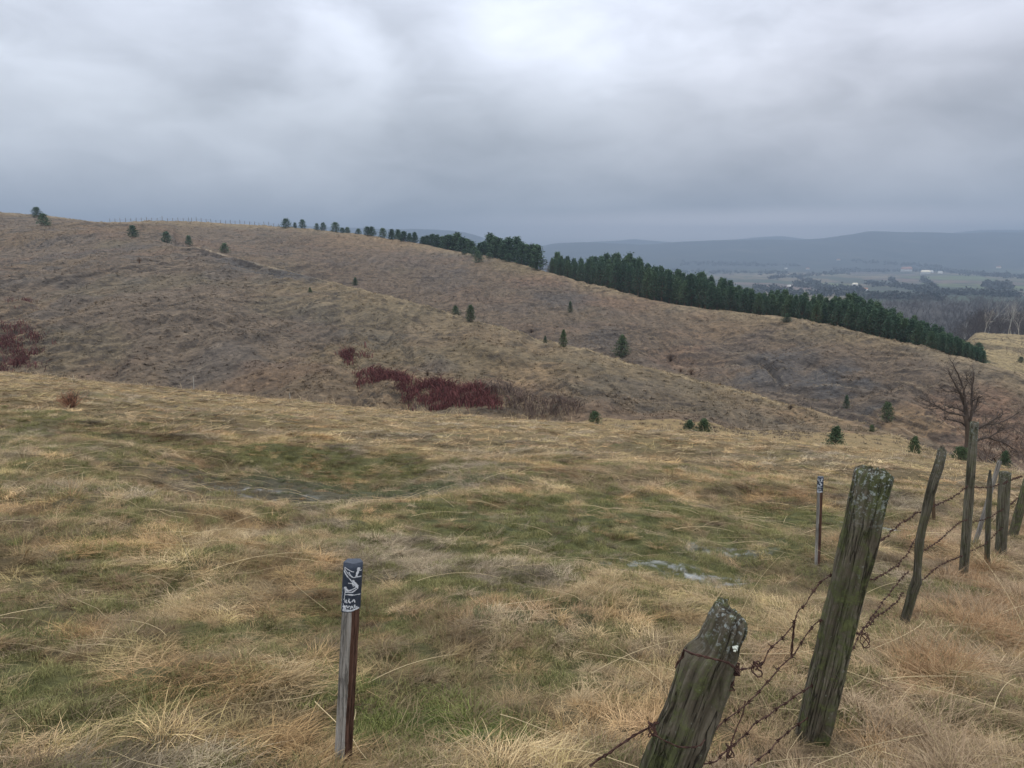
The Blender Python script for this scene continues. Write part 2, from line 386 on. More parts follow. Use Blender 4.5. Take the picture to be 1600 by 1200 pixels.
def m_wood(cols, moss, lichen, crack=.7):
    def f(N, b, o):
        uv = N.n('ShaderNodeTexCoord').outputs['UV']; P = N.n('ShaderNodeTexCoord').outputs['Object']
        g = N.noise(N.scalevec(uv, (95, 5, 1)), 1, 6, .65, .4); g2 = N.noise(N.scalevec(uv, (22, 2.2, 1)), 1, 5, .6)
        c = N.ramp(g, [(.28, cols[0]), (.5, cols[1]), (.72, cols[2])])
        c = N.mix(N.mapr(g2, .42, .62), c, N.mix(1.0, c, (.55, .53, .5), 'MULTIPLY'))
        ck = N.noise(N.scalevec(uv, (42, 1.6, 1)), 1, 4, .6, .25); ck = N.mapr(N.math('ABSOLUTE', N.math('SUBTRACT', ck, .5)), .004, .022, 1, 0)
        c = N.mix(N.math('MULTIPLY', ck, crack), c, (.016, .014, .011))
        s = attr(N, 'sfrac').outputs['Fac']
        m = N.noise(P, 16, 8, .72); m2 = N.noise(P, 4.5, 3)
        mf = N.math('MULTIPLY', N.mapr(N.math('ADD', m, N.math('MULTIPLY', m2, .6)), .72, .9), moss, clamp=True)
        c = N.mix(mf, c, N.ramp(m, [(.35, (.028, .033, .016)), (.5, (.066, .078, .032)), (.66, (.135, .150, .058))]))
        lf = N.math('MULTIPLY', N.mapr(N.noise(P, 55, 5, .7), .53, .60), N.mapr(s, .80, .97), clamp=True)
        c = N.mix(N.math('MULTIPLY', lf, lichen), c, (.42, .46, .44))
        lf = N.math('MULTIPLY', N.mapr(N.noise(P, 42, 5, .7), .64, .68), lichen*.55, clamp=True)
        c = N.mix(lf, c, (.27, .30, .25))
        N.l(c, b.inputs['Base Color']); b.inputs['Roughness'].default_value = .88
        bump(N, b, N.math('SUBTRACT', N.math('ADD', g, N.math('MULTIPLY', m, 1.2)), ck), .009, 1.0)
    return f
M_wood_moss = mat('mossy_post_wood', m_wood([(.060, .052, .038), (.150, .130, .096), (.26, .232, .18)], .85, .8))
M_wood_grey = mat('grey_post_wood', m_wood([(.07, .06, .045), (.165, .15, .115), (.30, .28, .23)], .45, .5))
M_wood_stake = mat('weathered_stake_wood', m_wood([(.21, .195, .175), (.38, .355, .325), (.52, .50, .465)], 0, 0, .12))
M_wood_red = mat('red_brown_stake_wood', m_wood([(.065, .034, .024), (.125, .066, .047), (.19, .108, .08)], 0, 0, .2))
def m_paint(c1, c2):
    def f(N, b, o):
        n = N.noise(N.n('ShaderNodeTexCoord').outputs['Object'], 90, 5, .65)
        N.l(N.ramp(n, [(.3, c1), (.65, c2)]), b.inputs['Base Color']); b.inputs['Roughness'].default_value = .55; b.inputs['Specular IOR Level'].default_value = .4
    return f
M_navy = mat('navy_paint', m_paint((.014, .022, .038), (.038, .05, .075)))
M_white = mat('white_paint', m_paint((.42, .45, .5), (.75, .78, .82)))
def m_lich(N, b, o): b.inputs['Base Color'].default_value = (.72, .75, .66, 1)
M_lich = mat('white_lichen', m_lich)

# ------------------------------------------------------------------ ground sheets
def lin(r, g, b_): return np.array([r, g, b_])
def project(x, y, z):
    z = z-EYE; d = y*math.cos(PITCH)-z*math.sin(PITCH); up = y*math.sin(PITCH)+z*math.cos(PITCH)
    d = np.maximum(d, .1); return 800+F*x/d, 600-F*up/d
_patches = []   # ellipses on the ground: centre from the photograph, size in metres
def gpatch(px, py, rx, ry, kind, st=1., rot=0.):
    x, y = hit(px, py); _patches.append((x, y, rx, ry, kind, st, rot))
# green sward, trampled earth, pale sky reflection painted on wet spots
for p in [(500, 714, 3.0, 1.0, 'green', .55), (620, 745, 1.8, 1.0, 'dgreen', .7), (470, 742, 2.8, 1.0, 'mud', .6), (530, 738, 2.2, 1.0, 'dgreen', .75), (390, 762, 1.3, .6, 'mud', .9), (410, 736, .8, .26, 'wet_glint', .5), (370, 745, .5, .2, 'wet_glint', .3),
          (830, 815, 2.4, 1.5, 'green', .7), (1000, 800, 2.0, 1.0, 'green', .7), (960, 865, 2.0, .8, 'green', .75), (1100, 850, 1.7, .6, 'green', .7), (1180, 815, 1.2, .7, 'green', .7), (1230, 805, 1.6, .7, 'green', .7), (1330, 825, 1.2, .6, 'green', .7),
          (1080, 882, .62, .18, 'wet_glint', 1.0), (990, 868, .36, .13, 'wet_glint', .7), (1130, 855, .5, .16, 'wet_glint', .5), (1300, 848, .35, .16, 'wet_glint', .8), (1390, 825, .8, .35, 'wet_glint', .8), (1060, 905, .8, .2, 'mud', .5), (1100, 900, .6, .2, 'wet_glint', .35),
          (150, 682, 3, 1.0, 'green', .35), (60, 700, 2, 1.0, 'green', .4), (30, 655, 3, 1.2, 'green', .5), (200, 625, 3, 1.0, 'green', .5), (720, 680, 2.5, 1.0, 'green', .5), (1180, 700, 2.4, 1.0, 'dgreen', .4), (960, 735, 3, .8, 'green', .4), (1200, 748, 2, .7, 'green', .35),
          (140, 810, .8, .4, 'green', .5), (110, 858, .35, .15, 'lgreen', .8), (250, 790, .8, .4, 'green', .3), (350, 1000, .35, .3, 'green', .6), (560, 980, .6, .4, 'green', .6), (720, 930, .9, .5, 'green', .5),
          (680, 1125, .45, .22, 'lgreen', .85), (520, 1090, .3, .2, 'lgreen', .6), (150, 1090, .5, .3, 'green', .5), (60, 1060, .4, .2, 'green', .6), (740, 1060, .35, .2, 'green', .5), (880, 1050, .4, .25, 'green', .5), (620, 1020, .35, .2, 'green', .5),
          (700, 1165, .15, .08, 'mud', .8), (260, 905, .5, .3, 'green', .35), (20, 990, .4, .2, 'green', .5), (850, 980, .5, .3, 'dgreen', .4)]:
    gpatch(*p)
def masks(x, y):
    m = {k: np.zeros_like(x) for k in ('green', 'dgreen', 'lgreen', 'mud', 'wet_glint')}
    wx = x+(fbm(x*1.7, y*1.7, 3, 51)-.5)*.9; wy = y+(fbm(x*1.7, y*1.7, 3, 52)-.5)*.9
    fx = x+(fbm(x*5, y*5, 3, 53)-.5)*.35; fy = y+(fbm(x*5, y*5, 3, 54)-.5)*.35
    for cx, cy, rx, ry, k, st, rot in _patches:
        ax, ay = (fx, fy) if max(rx, ry) < 1. else (wx, wy)
        d = np.sqrt(((ax-cx)/rx)**2+((ay-cy)/(ry*1.25))**2)
        m[k] = np.maximum(m[k], st*(1-sstep(d, .45, 1.25)))
    g = sstep(fbm(x*.5, y*.5, 4, 71), .52, .68)*(.5-.3*sstep(y, 8, 20))
    m['green'] = np.maximum(m['green'], g)
    return m
def grid(u0, u1, nu, ys):
    u = np.linspace(u0, u1, nu); U, Y = np.meshgrid(u, ys, indexing='ij'); X = U*(Y+3)
    X = X.ravel(); Y = Y.ravel(); nv = len(ys)
    i = np.arange(nu-1)[:, None]*nv; j = np.arange(nv-1)[None]
    Q = np.stack([i+j, i+nv+j, i+nv+j+1, i+j+1], -1).reshape(-1, 4)
    return X, Y, Q
NU = 1150; U0, U1 = -.98, .98
ys1 = np.concatenate([np.linspace(-2.5, 2, 24)[:-1], np.exp(np.linspace(math.log(2), math.log(56), 430))])
X, Y, Q = grid(U0, U1, NU, ys1); Z = zfull(X, Y); mk = masks(X, Y)
c = lin(.105, .082, .046)[None]*np.ones((len(X), 1))
def mixc(c, m, col): return c*(1-m[:, None])+np.asarray(col)[None]*m[:, None]
c = mixc(c, mk['green'], (.07, .085, .03)); c = mixc(c, mk['lgreen'], (.08, .12, .03)); c = mixc(c, mk['dgreen']*.8, (.05, .065, .032)); c = mixc(c, mk['mud'], (.075, .065, .052)); c = mixc(c, mk['wet_glint']*.9*sstep(fbm(X*8, Y*15, 4, 213), .50, .60), (.30, .32, .34))
far = sstep(Y, 14, 34); c = mixc(c, far*.8*(1-mk['green']*.7), (.25, .185, .10))
ob('meadow', mesh_np('meadow', np.stack([X, Y, Z], 1), Q, [M_meadow], {'tint': c}), kind='structure')

def hillcol(X, Y, Z):
    X = np.asarray(X); Y = np.asarray(Y); n1 = fbm(X*.03, Y*.03, 4, 101); n2 = fbm(X*.012, Y*.02, 4, 102); n3 = fbm(X*.13, Y*.1, 4, 103)
    c = lin(.135, .100, .068)[None]*np.ones((len(X), 1))
    c = mixc(c, sstep(n1, .45, .62)*.5, (.115, .093, .076))
    c = mixc(c, sstep(n2, .52, .66)*.4, (.165, .120, .072))
    c = mixc(c, sstep(n3, .56, .70)*.5, (.090, .080, .074))
    c = mixc(c, sstep(fbm(X*.09, Y*.09, 3, 104), .60, .72)*.3, (.17, .105, .07))
    c = mixc(c, sstep(fbm(X*.06, Y*.06, 3, 105), .58, .75)*.2, (.115, .108, .06))
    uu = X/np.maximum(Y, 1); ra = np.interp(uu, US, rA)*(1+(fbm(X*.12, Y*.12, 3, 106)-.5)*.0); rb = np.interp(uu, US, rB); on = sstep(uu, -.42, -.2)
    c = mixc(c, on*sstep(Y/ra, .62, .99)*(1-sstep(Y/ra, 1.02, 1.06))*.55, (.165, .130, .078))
    c = mixc(c, on*sstep(Y/ra, .955, .985)*(1-sstep(Y/ra, 1.02, 1.06))*.65, (.27, .21, .125))  # lit crest rim of ridge A painted in as lighter colour
    bs = on*sstep(Y/ra, 1.04, 1.08); c = mixc(c, bs*(1-sstep(Y/rb, .86, .98))*.55, (.092, .070, .056)); c = mixc(c, bs*(1-sstep(Y, ra*1.15, ra*.55+rb*.45))*.75, (.058, .046, .040))  # browner back slope; dark scrub and painted shade in the fold behind ridge A
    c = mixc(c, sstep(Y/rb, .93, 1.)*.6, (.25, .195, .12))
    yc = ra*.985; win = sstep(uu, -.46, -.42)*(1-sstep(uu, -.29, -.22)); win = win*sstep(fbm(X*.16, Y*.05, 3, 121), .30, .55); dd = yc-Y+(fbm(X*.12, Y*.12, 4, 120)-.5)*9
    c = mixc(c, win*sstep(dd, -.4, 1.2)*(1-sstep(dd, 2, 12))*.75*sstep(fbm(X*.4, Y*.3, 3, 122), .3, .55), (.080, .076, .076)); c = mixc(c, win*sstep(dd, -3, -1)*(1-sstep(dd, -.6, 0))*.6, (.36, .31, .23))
    return c
_hp = []
def hpatch(px, py, rx, ry, col, st):
    x, y = hit(px, py); _hp.append((x, y, rx, ry, col, st))
SL = (.070, .066, .066); OR = (.20, .135, .078); BR = (.15, .095, .066)
for p in [(430, 425, 14, 5, SL, .9), (350, 405, 10, 4, SL, .7), (120, 400, 16, 6, SL, .5), (1290, 590, 6, 5, SL, .95), (1220, 560, 7, 5, SL, .8), (1360, 635, 2.5, 3, SL, 1.), (1350, 665, 2, 3, SL, 1.), (950, 535, 4, 6, SL, .6), (880, 470, 10, 8, SL, .5), (700, 430, 10, 8, SL, .4), (1200, 590, 6, 4, SL, .8), (1320, 600, 4, 3, SL, .9),
          (1300, 650, 5, 4, OR, .7), (1450, 665, 6, 5, OR, .9), (1380, 690, 6, 3, OR, .8), (700, 595, 8, 4, OR, .5), (980, 475, 14, 8, BR, .5), (850, 440, 12, 8, BR, .5), (1060, 560, 6, 6, BR, .5), (760, 400, 20, 8, OR, .5), (1530, 640, 6, 6, BR, .8), (1570, 690, 8, 6, BR, .8), (600, 380, 30, 20, OR, .4), (1120, 520, 8, 5, OR, .4), (820, 590, 8, 4, OR, .5)]:
    hpatch(*p)
ys2 = np.exp(np.linspace(math.log(56), math.log(430), 620))
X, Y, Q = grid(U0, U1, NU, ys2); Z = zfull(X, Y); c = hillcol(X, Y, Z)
wx = X+(fbm(X*.3, Y*.3, 3, 151)-.5)*8; wy = Y+(fbm(X*.3, Y*.3, 3, 152)-.5)*8
for cx, cy, rx, ry, cc, st in _hp:
    d = np.sqrt(((wx-cx)/rx)**2+((wy-cy)/(ry*1.6))**2); c = mixc(c, st*(1-sstep(d, .3, 1.2)), cc)
c = mixc(c, sstep(X/np.maximum(Y, 1), .57, .63)*sstep(Y, 118, 135)*.8, (.27, .21, .11))
# bare earth on steep little risers, lighter treads; colour also paints the terrace shading
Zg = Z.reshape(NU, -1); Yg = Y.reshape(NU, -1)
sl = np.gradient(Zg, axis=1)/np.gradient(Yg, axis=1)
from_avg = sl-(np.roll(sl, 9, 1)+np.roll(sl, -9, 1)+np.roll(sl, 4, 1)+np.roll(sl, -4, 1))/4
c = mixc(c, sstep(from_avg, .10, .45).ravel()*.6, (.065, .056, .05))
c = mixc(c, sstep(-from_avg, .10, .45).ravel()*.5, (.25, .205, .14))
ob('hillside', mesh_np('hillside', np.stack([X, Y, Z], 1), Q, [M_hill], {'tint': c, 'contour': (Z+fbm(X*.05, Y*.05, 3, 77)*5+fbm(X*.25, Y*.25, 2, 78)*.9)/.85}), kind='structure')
ys3 = np.exp(np.linspace(math.log(430), math.log(9500), 330))
X, Y, Q = grid(U0, U1, NU, ys3); Z = zfull(X, Y)
ob('valley', mesh_np('valley', np.stack([X, Y, Z], 1), Q, [M_valley]), kind='structure')
ZMAX = float(Z.max()); ZMIN = float(Z.min())

# ------------------------------------------------------------------ grass
def blades(n, R, L, wd, pitch, droop, bias=None, spread=1., segs=4, seed=0, outward=.7):
    r = np.random.default_rng(seed)
    a = r.uniform(0, 2*math.pi, n); rad = R*np.sqrt(r.uniform(0, 1, n))
    root = np.stack([rad*np.cos(a), rad*np.sin(a), np.full(n, -.03)], 1)
    az = np.where(r.uniform(0, 1, n) < outward, a+r.normal(0, .6, n), r.uniform(0, 2*math.pi, n))
    if bias is not None: az = np.where(r.uniform(0, 1, n) < spread, bias+r.normal(0, .45, n), az)
    l = r.uniform(L[0], L[1], n); p0 = np.radians(r.uniform(pitch[0], pitch[1], n)); dr = np.radians(r.uniform(droop[0], droop[1], n))
    swerve = r.normal(0, .2, n)
    pts = [root]; p = root.copy()
    for k in range(segs):
        f = (k+.5)/segs; pt = p0-dr*f; aa = az+swerve*f
        d = np.stack([np.cos(pt)*np.cos(aa), np.cos(pt)*np.sin(aa), np.sin(pt)], 1)
        p = p+d*(l/segs)[:, None]; p[:, 2] = np.maximum(p[:, 2], .004+.01*r.uniform(0, 1, n)); pts.append(p.copy())
    pts = np.array(pts); side = np.stack([-np.sin(az), np.cos(az), r.normal(0, .4, n)], 1)
    w_ = r.uniform(wd[0], wd[1], n)
    V = []; m = segs+1
    for k in range(m):
        ww = (w_*(1-(k/segs)**1.5*.85)/2)[:, None]*side; V += [pts[k]-ww, pts[k]+ww]
    V = np.array(V).transpose(1, 0, 2).reshape(-1, 3)
    b0 = np.arange(n)[:, None]*2*m+np.arange(segs)[None]*2
    Q = np.stack([b0, b0+1, b0+3, b0+2], -1).reshape(-1, 4)
    return V, Q, np.repeat(r.uniform(0, 1, n), 2*m)
protos = bpy.data.collections.new('grass_tufts')
def proto(name, parts, m=None):
    V = []; Q = []; A = []; n = 0
    for v, q, a in parts: V.append(v); Q.append(q+n); A.append(a); n += len(v)
    me = mesh_np(name, np.vstack(V), np.vstack(Q), [m or M_grass], {'bl': np.concatenate(A)})
    o = bpy.data.objects.new(name, me); protos.objects.link(o)
for s in range(4):    # 0-3 matted, combed-over dead grass
    proto('a%02d_mat' % s, [blades(80, .2, (.12, .36), (.0020, .0042), (4, 28), (10, 50), bias=0., spread=.7, seed=s), blades(34, .2, (.05, .16), (.002, .004), (10, 60), (30, 90), seed=s+40)])
for s in range(3):    # 4-6 tussock
    proto('b%02d_tussock' % s, [blades(150, .07, (.09, .25), (.0020, .0042), (30, 85), (50, 140), seed=s+10, outward=.95), blades(50, .12, (.14, .34), (.002, .004), (8, 40), (20, 60), bias=0., spread=.5, seed=s+60)])
for s in range(3):    # 7-9 short sward
    proto('c%02d_sward' % s, [blades(150, .17, (.03, .10), (.0025, .005), (35, 88), (10, 70), seed=s+20, outward=.3, segs=3)])
for s in range(3):    # 10-12 coarse far matted
    proto('d%02d_far' % s, [blades(50, .34, (.18, .5), (.007, .014), (3, 26), (10, 60), bias=0., spread=.75, segs=3, seed=s+30), blades(26, .22, (.08, .2), (.007, .013), (25, 75), (30, 110), segs=3, seed=s+35)])
for s in range(2):    # 13-14 coarse hillside tussock
    proto('e%02d_hill' % s, [blades(30, .4, (.3, .75), (.05, .10), (15, 80), (20, 110), segs=2, seed=s+50)])
for s in range(2):    # 15-16 tall upright dry tuft
    proto('f%02d_tall' % s, [blades(40, .08, (.25, .5), (.0022, .0040), (40, 85), (20, 90), seed=s+70, outward=.8, segs=5), blades(60, .12, (.15, .35), (.0022, .0042), (20, 80), (40, 110), seed=s+80)])

def instancer(name, P, idx, rot, scl, tint, **props):
    me = bpy.data.meshes.new(name); me.vertices.add(len(P)); me.vertices.foreach_set('co', np.asarray(P, np.float32).ravel())
    def at(n, t, f, v): a = me.attributes.new(n, t, 'POINT'); a.data.foreach_set(f, v)
    at('idx', 'INT', 'value', np.asarray(idx, np.int32)); at('rot', 'FLOAT_VECTOR', 'vector', np.asarray(rot, np.float32).ravel())
    at('scl', 'FLOAT', 'value', np.asarray(scl, np.float32)); at('tint', 'FLOAT_COLOR', 'color', np.hstack([tint, np.ones((len(tint), 1))]).astype(np.float32).ravel())
    o = ob(name, me, **props)
    ng = bpy.data.node_groups.new(name, 'GeometryNodeTree')
    ng.interface.new_socket('Geometry', in_out='INPUT', socket_type='NodeSocketGeometry'); ng.interface.new_socket('Geometry', in_out='OUTPUT', socket_type='NodeSocketGeometry')
    gi = ng.nodes.new('NodeGroupInput'); go = ng.nodes.new('NodeGroupOutput')
    m2p = ng.nodes.new('GeometryNodeMeshToPoints'); ci = ng.nodes.new('GeometryNodeCollectionInfo'); ci.inputs['Collection'].default_value = protos
    ci.inputs['Separate Children'].default_value = True; ci.inputs['Reset Children'].default_value = True
    iop = ng.nodes.new('GeometryNodeInstanceOnPoints'); iop.inputs['Pick Instance'].default_value = True
    def na(n, dt): q = ng.nodes.new('GeometryNodeInputNamedAttribute'); q.data_type = dt; q.inputs['Name'].default_value = n; return q.outputs['Attribute']
    L = ng.links.new
    L(gi.outputs[0], m2p.inputs[0]); L(m2p.outputs[0], iop.inputs['Points']); L(ci.outputs[0], iop.inputs['Instance'])
    L(na('idx', 'INT'), iop.inputs['Instance Index']); L(na('rot', 'FLOAT_VECTOR'), iop.inputs['Rotation']); L(na('scl', 'FLOAT'), iop.inputs['Scale'])
    L(iop.outputs[0], go.inputs[0])
    md = o.modifiers.new('scatter', 'NODES'); md.node_group = ng
    return o
STR = np.array([(.385, .285, .152), (.51, .40, .255), (.225, .155, .090), (.335, .22, .115), (.265, .21, .15), (.37, .31, .14)])
def scatter(y0, y1, dens, x_lo=None):
    n = int(dens*.5*1.70*((y1+2.2)**2-(y0+2.2)**2))
    y = np.sqrt(rng.uniform((y0+2.2)**2, (y1+2.2)**2, n))-2.2; u = rng.uniform(-.85, .85, n); x = u*(y+2.2)
    return x, y
PX = []; IDX = []; ROT = []; SCL = []; TNT = []
def slope_rot(x, y, rz):
    e = .15; gx = (zbase(x+e, y)-zbase(x-e, y))/(2*e); gy = (zbase(x, y+e)-zbase(x, y-e))/(2*e)
    return np.stack([np.arctan(gy), -np.arctan(gx), rz], 1)
def put(x, y, under, scl, coarse=False):
    n = len(x); m = masks(x, y); z = zfull(x, y)
    big = fbm(x*.8, y*.8, 3, 201); typ = rng.uniform(0, 1, n)
    ci = rng.integers(0, 6, n); pal = fbm(x*1.1, y*1.1, 3, 202)
    t = STR[ci]*(.5)+.5*(STR[0]*(1-sstep(pal, .4, .6))[:, None]+STR[2]*sstep(pal, .4, .6)[:, None])
    gr = sstep(fbm(x*.9+7, y*.9, 3, 203), .56, .7); t = t*(1-gr[:, None]*.7)+np.array([.26, .22, .17])*gr[:, None]*.7
    og = sstep(fbm(x*1.3+17, y*1.3, 3, 204), .6, .7)*.6; t = t*(1-og[:, None]*.5)+np.array([.42, .22, .08])*og[:, None]*.5
    # dead, greyer grass along the fence
    dk = sstep(fbm(x*2.1+3, y*2.6, 3, 207), .5, .66); t = t*(1-dk[:, None]*.55)
    lt = sstep(fbm(x*2.4+33, y*3.0, 3, 208), .52, .68); t = t*(1+lt[:, None]*.45)
    fl = np.abs((x-.75*(y-2.2)-.9)); fe = (1-sstep(fl, .3, 1.6))*(x > .2); t = t*(1-fe[:, None]*.3)+np.array([.33, .24, .17])*fe[:, None]*.3
    und = rng.uniform(0, 1, n) < under*(.35+.9*sstep(fbm(x*2.0+50, y*2.0, 4, 209), .44, .60))
    gsel = (rng.uniform(0, 1, n) < np.maximum.reduce([m['green'], m['lgreen'], m['dgreen']])*.93) | und
    gl = rng.uniform(0, 1, n)[:, None]
    gc = np.array([.120, .130, .045])*(1-gl)+np.array([.28, .255, .115])*gl
    gc = np.where((m['lgreen'] > .35)[:, None], gc*np.array([.95, 1.08, .85]), gc); gc = np.where((m['dgreen'] > .35)[:, None], gc*np.array([.62, .7, .85]), gc)
    t = np.where(gsel[:, None], gc, t)
    ms = rng.uniform(0, 1, n) < m['mud']*1.1; t = np.where(ms[:, None], np.array([.17, .155, .115]), t)
    fs = rng.uniform(0, 1, n) < m['wet_glint']*1.4*sstep(fbm(x*6, y*13, 3, 212), .45, .55); t = np.where(fs[:, None], np.array([.50, .52, .54])*rng.uniform(.7, 1.1, n)[:, None], t)  # white glints of wet ground painted into the tuft colour
    t = t*rng.uniform(.78, 1.22, n)[:, None]
    low = gsel | ms | fs | ((m['mud']+m['wet_glint']) > .45)
    if coarse: idx = 10+rng.integers(0, 3, n)
    else:
        tus = sstep(big, .48, .62)*.55+.08
        idx = np.where(typ < tus, 4+rng.integers(0, 3, n), rng.integers(0, 4, n)); idx = np.where(low, 7+rng.integers(0, 3, n), idx)
        idx = np.where((typ > .985) & ~low, 15+rng.integers(0, 2, n), idx)
    s = scl*rng.uniform(.6, 1.3, n)*(1-.45*np.clip(np.maximum.reduce([m['mud'], m['wet_glint'], m['green']*.8]), 0, 1))
    if coarse: s = np.where(low, s*.45, s)
    s = np.where(fs | ms, s*.6, s)
    s = np.where(ms | fs, s*.7, s)
    flow = (fbm(x*.4, y*.4, 2, 210)-.5)*5.0+rng.normal(0, .3, n)+rng.choice([0, math.pi], n)*(rng.uniform(0, 1, n) < .5)
    keep = ~(ms & (rng.uniform(0, 1, n) < .5)) & (low | (rng.uniform(0, 1, n) < .45+.75*sstep(fbm(x*2.3, y*2.3, 3, 211), .36, .56)))
    PX.append(np.stack([x, y, z], 1)[keep]); IDX.append(idx[keep]); ROT.append(slope_rot(x, y, flow)[keep]); SCL.append(s[keep]); TNT.append(t[keep])
x, y = scatter(.6, 7, 235); put(x, y, .36, .56)
x, y = scatter(7, 17, 95); put(x, y, .25, .74)
x, y = scatter(15, 50, 17); put(x, y, .12, .66, coarse=True)
# longer, wispier pale tussocks along the fence
k = 1500; yy = np.sqrt(rng.uniform(1.6**2, 11**2, k)); xx = .35+.80*(yy-1.3)*rng.uniform(.72, 1.0, k)+np.abs(rng.normal(0, .55, k))*(.4+yy*.18)
kk = sstep(fbm(xx*1.6, yy*1.6, 3, 220), .42, .6) > rng.uniform(0, 1, k); xx, yy = xx[kk], yy[kk]; k = len(xx)
ci = rng.uniform(0, 1, (k, 1)); tt = np.array([.20, .135, .085])*(1-ci)+np.array([.46, .35, .235])*ci; oo = sstep(fbm(xx*1.2, yy*1.2, 3, 221), .5, .65)[:, None]; tt = tt*(1-oo*.6)+np.array([.34, .19, .085])*oo*.6
PX.append(np.stack([xx, yy, zfull(xx, yy)], 1)); IDX.append(np.where(rng.uniform(0, 1, k) < .3, 15+rng.integers(0, 2, k), 4+rng.integers(0, 3, k))); ROT.append(slope_rot(xx, yy, rng.uniform(-.7, .7, k)+(rng.uniform(0, 1, k) < .4)*math.pi)); SCL.append(rng.uniform(.45, .95, k)); TNT.append(tt)

instancer('meadow_grass', np.vstack(PX), np.concatenate(IDX), np.vstack(ROT), np.concatenate(SCL), np.vstack(TNT), kind='stuff', label='matted straw coloured dead grass with green patches over the meadow', category='grass')
n = 60000
y = np.exp(rng.uniform(math.log(52), math.log(345), n)); x = rng.uniform(-.8, .85, n)*y
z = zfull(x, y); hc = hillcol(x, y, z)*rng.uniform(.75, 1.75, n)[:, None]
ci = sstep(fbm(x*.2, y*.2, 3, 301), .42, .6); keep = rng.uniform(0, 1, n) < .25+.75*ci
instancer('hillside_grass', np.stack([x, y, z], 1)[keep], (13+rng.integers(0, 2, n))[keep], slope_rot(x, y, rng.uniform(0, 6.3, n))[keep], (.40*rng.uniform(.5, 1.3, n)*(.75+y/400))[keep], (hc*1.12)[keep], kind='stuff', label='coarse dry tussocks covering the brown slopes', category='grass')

# long loose straw stalks lying about
mb = MB()
for k in range(480):
    y0 = math.sqrt(rng.uniform(1.5**2, 13**2)); x0 = rng.uniform(-.75, .8)*(y0+.3)
    if k < 90: y0 = rng.uniform(2.0, 5.0); x0 = rng.uniform(.9, 3.5)*y0/3.2
    L_ = rng.uniform(.3, .75); az = rng.choice([0, math.pi])+rng.normal(0, .6); p0 = math.radians(rng.uniform(0, 16) if k % 9 or y0 > 6 else rng.uniform(50, 80)); dr = math.radians(rng.uniform(5, 40)); sw = rng.normal(0, .5)
    p = np.array([x0, y0, float(zfull(x0, y0))+.04]); pts = [p]
    for j in range(7):
        a = az+sw*j/7; q = p0-dr*j/7
        p = p+np.array([math.cos(q)*math.cos(a), math.cos(q)*math.sin(a), math.sin(q)])*L_/7
        p[2] = max(p[2], float(zfull(p[0], p[1]))+.05); pts.append(p)
    mb.tube(pts, np.linspace(.0022, .0009, 8)*(1+.3*(y0 > 8)), 3, rng.uniform(0, 1))
ob('straw_stalks', mb.mesh('straw_stalks', [M_dryst]), kind='stuff', label='long pale loose straw stalks lying over the grass', category='grass')
# thin upright stems along the brow of the meadow
mb = MB()
for k in range(300):
    u_ = rng.uniform(-.75, .75); yc = float(np.interp(u_, US, rF))*rng.uniform(.86, 1.03); x0 = u_*yc; z0 = float(zfull(x0, yc)); h = rng.uniform(.12, .45)
    mb.tube([(x0, yc, z0-.05), (x0+rng.normal(0, .03), yc, z0+h*.5), (x0+rng.normal(0, .12), yc, z0+h)], [.011, .009, .006], 3, rng.uniform(0, 1))
ob('brow_stems', mb.mesh('brow_stems', [M_dryst]), kind='stuff', label='thin dry grass stems standing along the brow of the meadow', category='grass')

# ------------------------------------------------------------------ trees
def pine_meshes(name, h, wd, base, n, seed, cl, shape='cone', m=None):
    r = np.random.default_rng(seed)
    V = []; Q = []; A = []; cnt = 0
    tb = MB(); tb.tube([(0, 0, -.3), (r.normal(0, .01)*h, 0, h*.4), (0, r.normal(0, .01)*h, h*.93)], [.022*h, .016*h, .004*h], 6, .5)
    nb = max(12, n//14); 
    per = n//nb
    for b in range(nb):
        s = (b+r.uniform())/nb; s = s**.85; zz = base*h+s*(1-base)*h*.97; az = b*2.4+r.normal(0, .3)
        if shape == 'cone': R = wd*.5*min(1, .55+s*2.2)*(1-s)**.85*r.uniform(.6, 1.15)+.012*h
        elif shape == 'round': R = wd*.5*(min(1, .72+s*1.6)*max(.06, 1-max(0, s-.15)/.85)**.45)*r.uniform(.72, 1.1)
        else: R = wd*.5*(min(1, .7+s*1.5)*max(.03, 1-max(0, s-.2)/.8)**.75)*r.uniform(.6, 1.12)
        tip = np.array([math.cos(az)*R, math.sin(az)*R, zz+R*r.uniform(-.05, .35)]); root = np.array([0, 0, zz])
        if R > .15*wd: tb.tube([root, (root+tip)/2+np.array([0, 0, -.02*h]), tip], [.006*h, .004*h, .002*h], 3, .4)
        f = r.uniform(.15, 1.05, per)**.7; cc = root+(tip-root)*f[:, None]+r.normal(0, cl*.75, (per, 3))*np.array([1, 1, .7])
        tone = np.clip(r.normal(.5, .16)+.25*(s-.4), 0, 1)
        for c_ in cc:
            d1 = r.normal(0, 1, 3); d1[2] = abs(d1[2])*.6+.2; d1 /= np.linalg.norm(d1); d2 = np.cross(d1, r.normal(0, 1, 3)); d2 /= np.linalg.norm(d2)
            sz = cl*r.uniform(.5, 1.15)
            V.append(np.array([c_-d1*sz*.5-d2*sz*.15, c_-d1*sz*.2+d2*sz*.32, c_+d1*sz*.75, c_+d1*sz*.1-d2*sz*.36])); Q.append(np.arange(4)+cnt); cnt += 4
            A += [float(np.clip(tone+r.normal(0, .2), 0, 1))]*4
    cm = mesh_np(name+'_crown', np.vstack(V), np.array(Q), [m or M_pine], {'bl': np.array(A)}, smooth=False)
    return cm, tb.mesh(name+'_trunk', [M_bark])
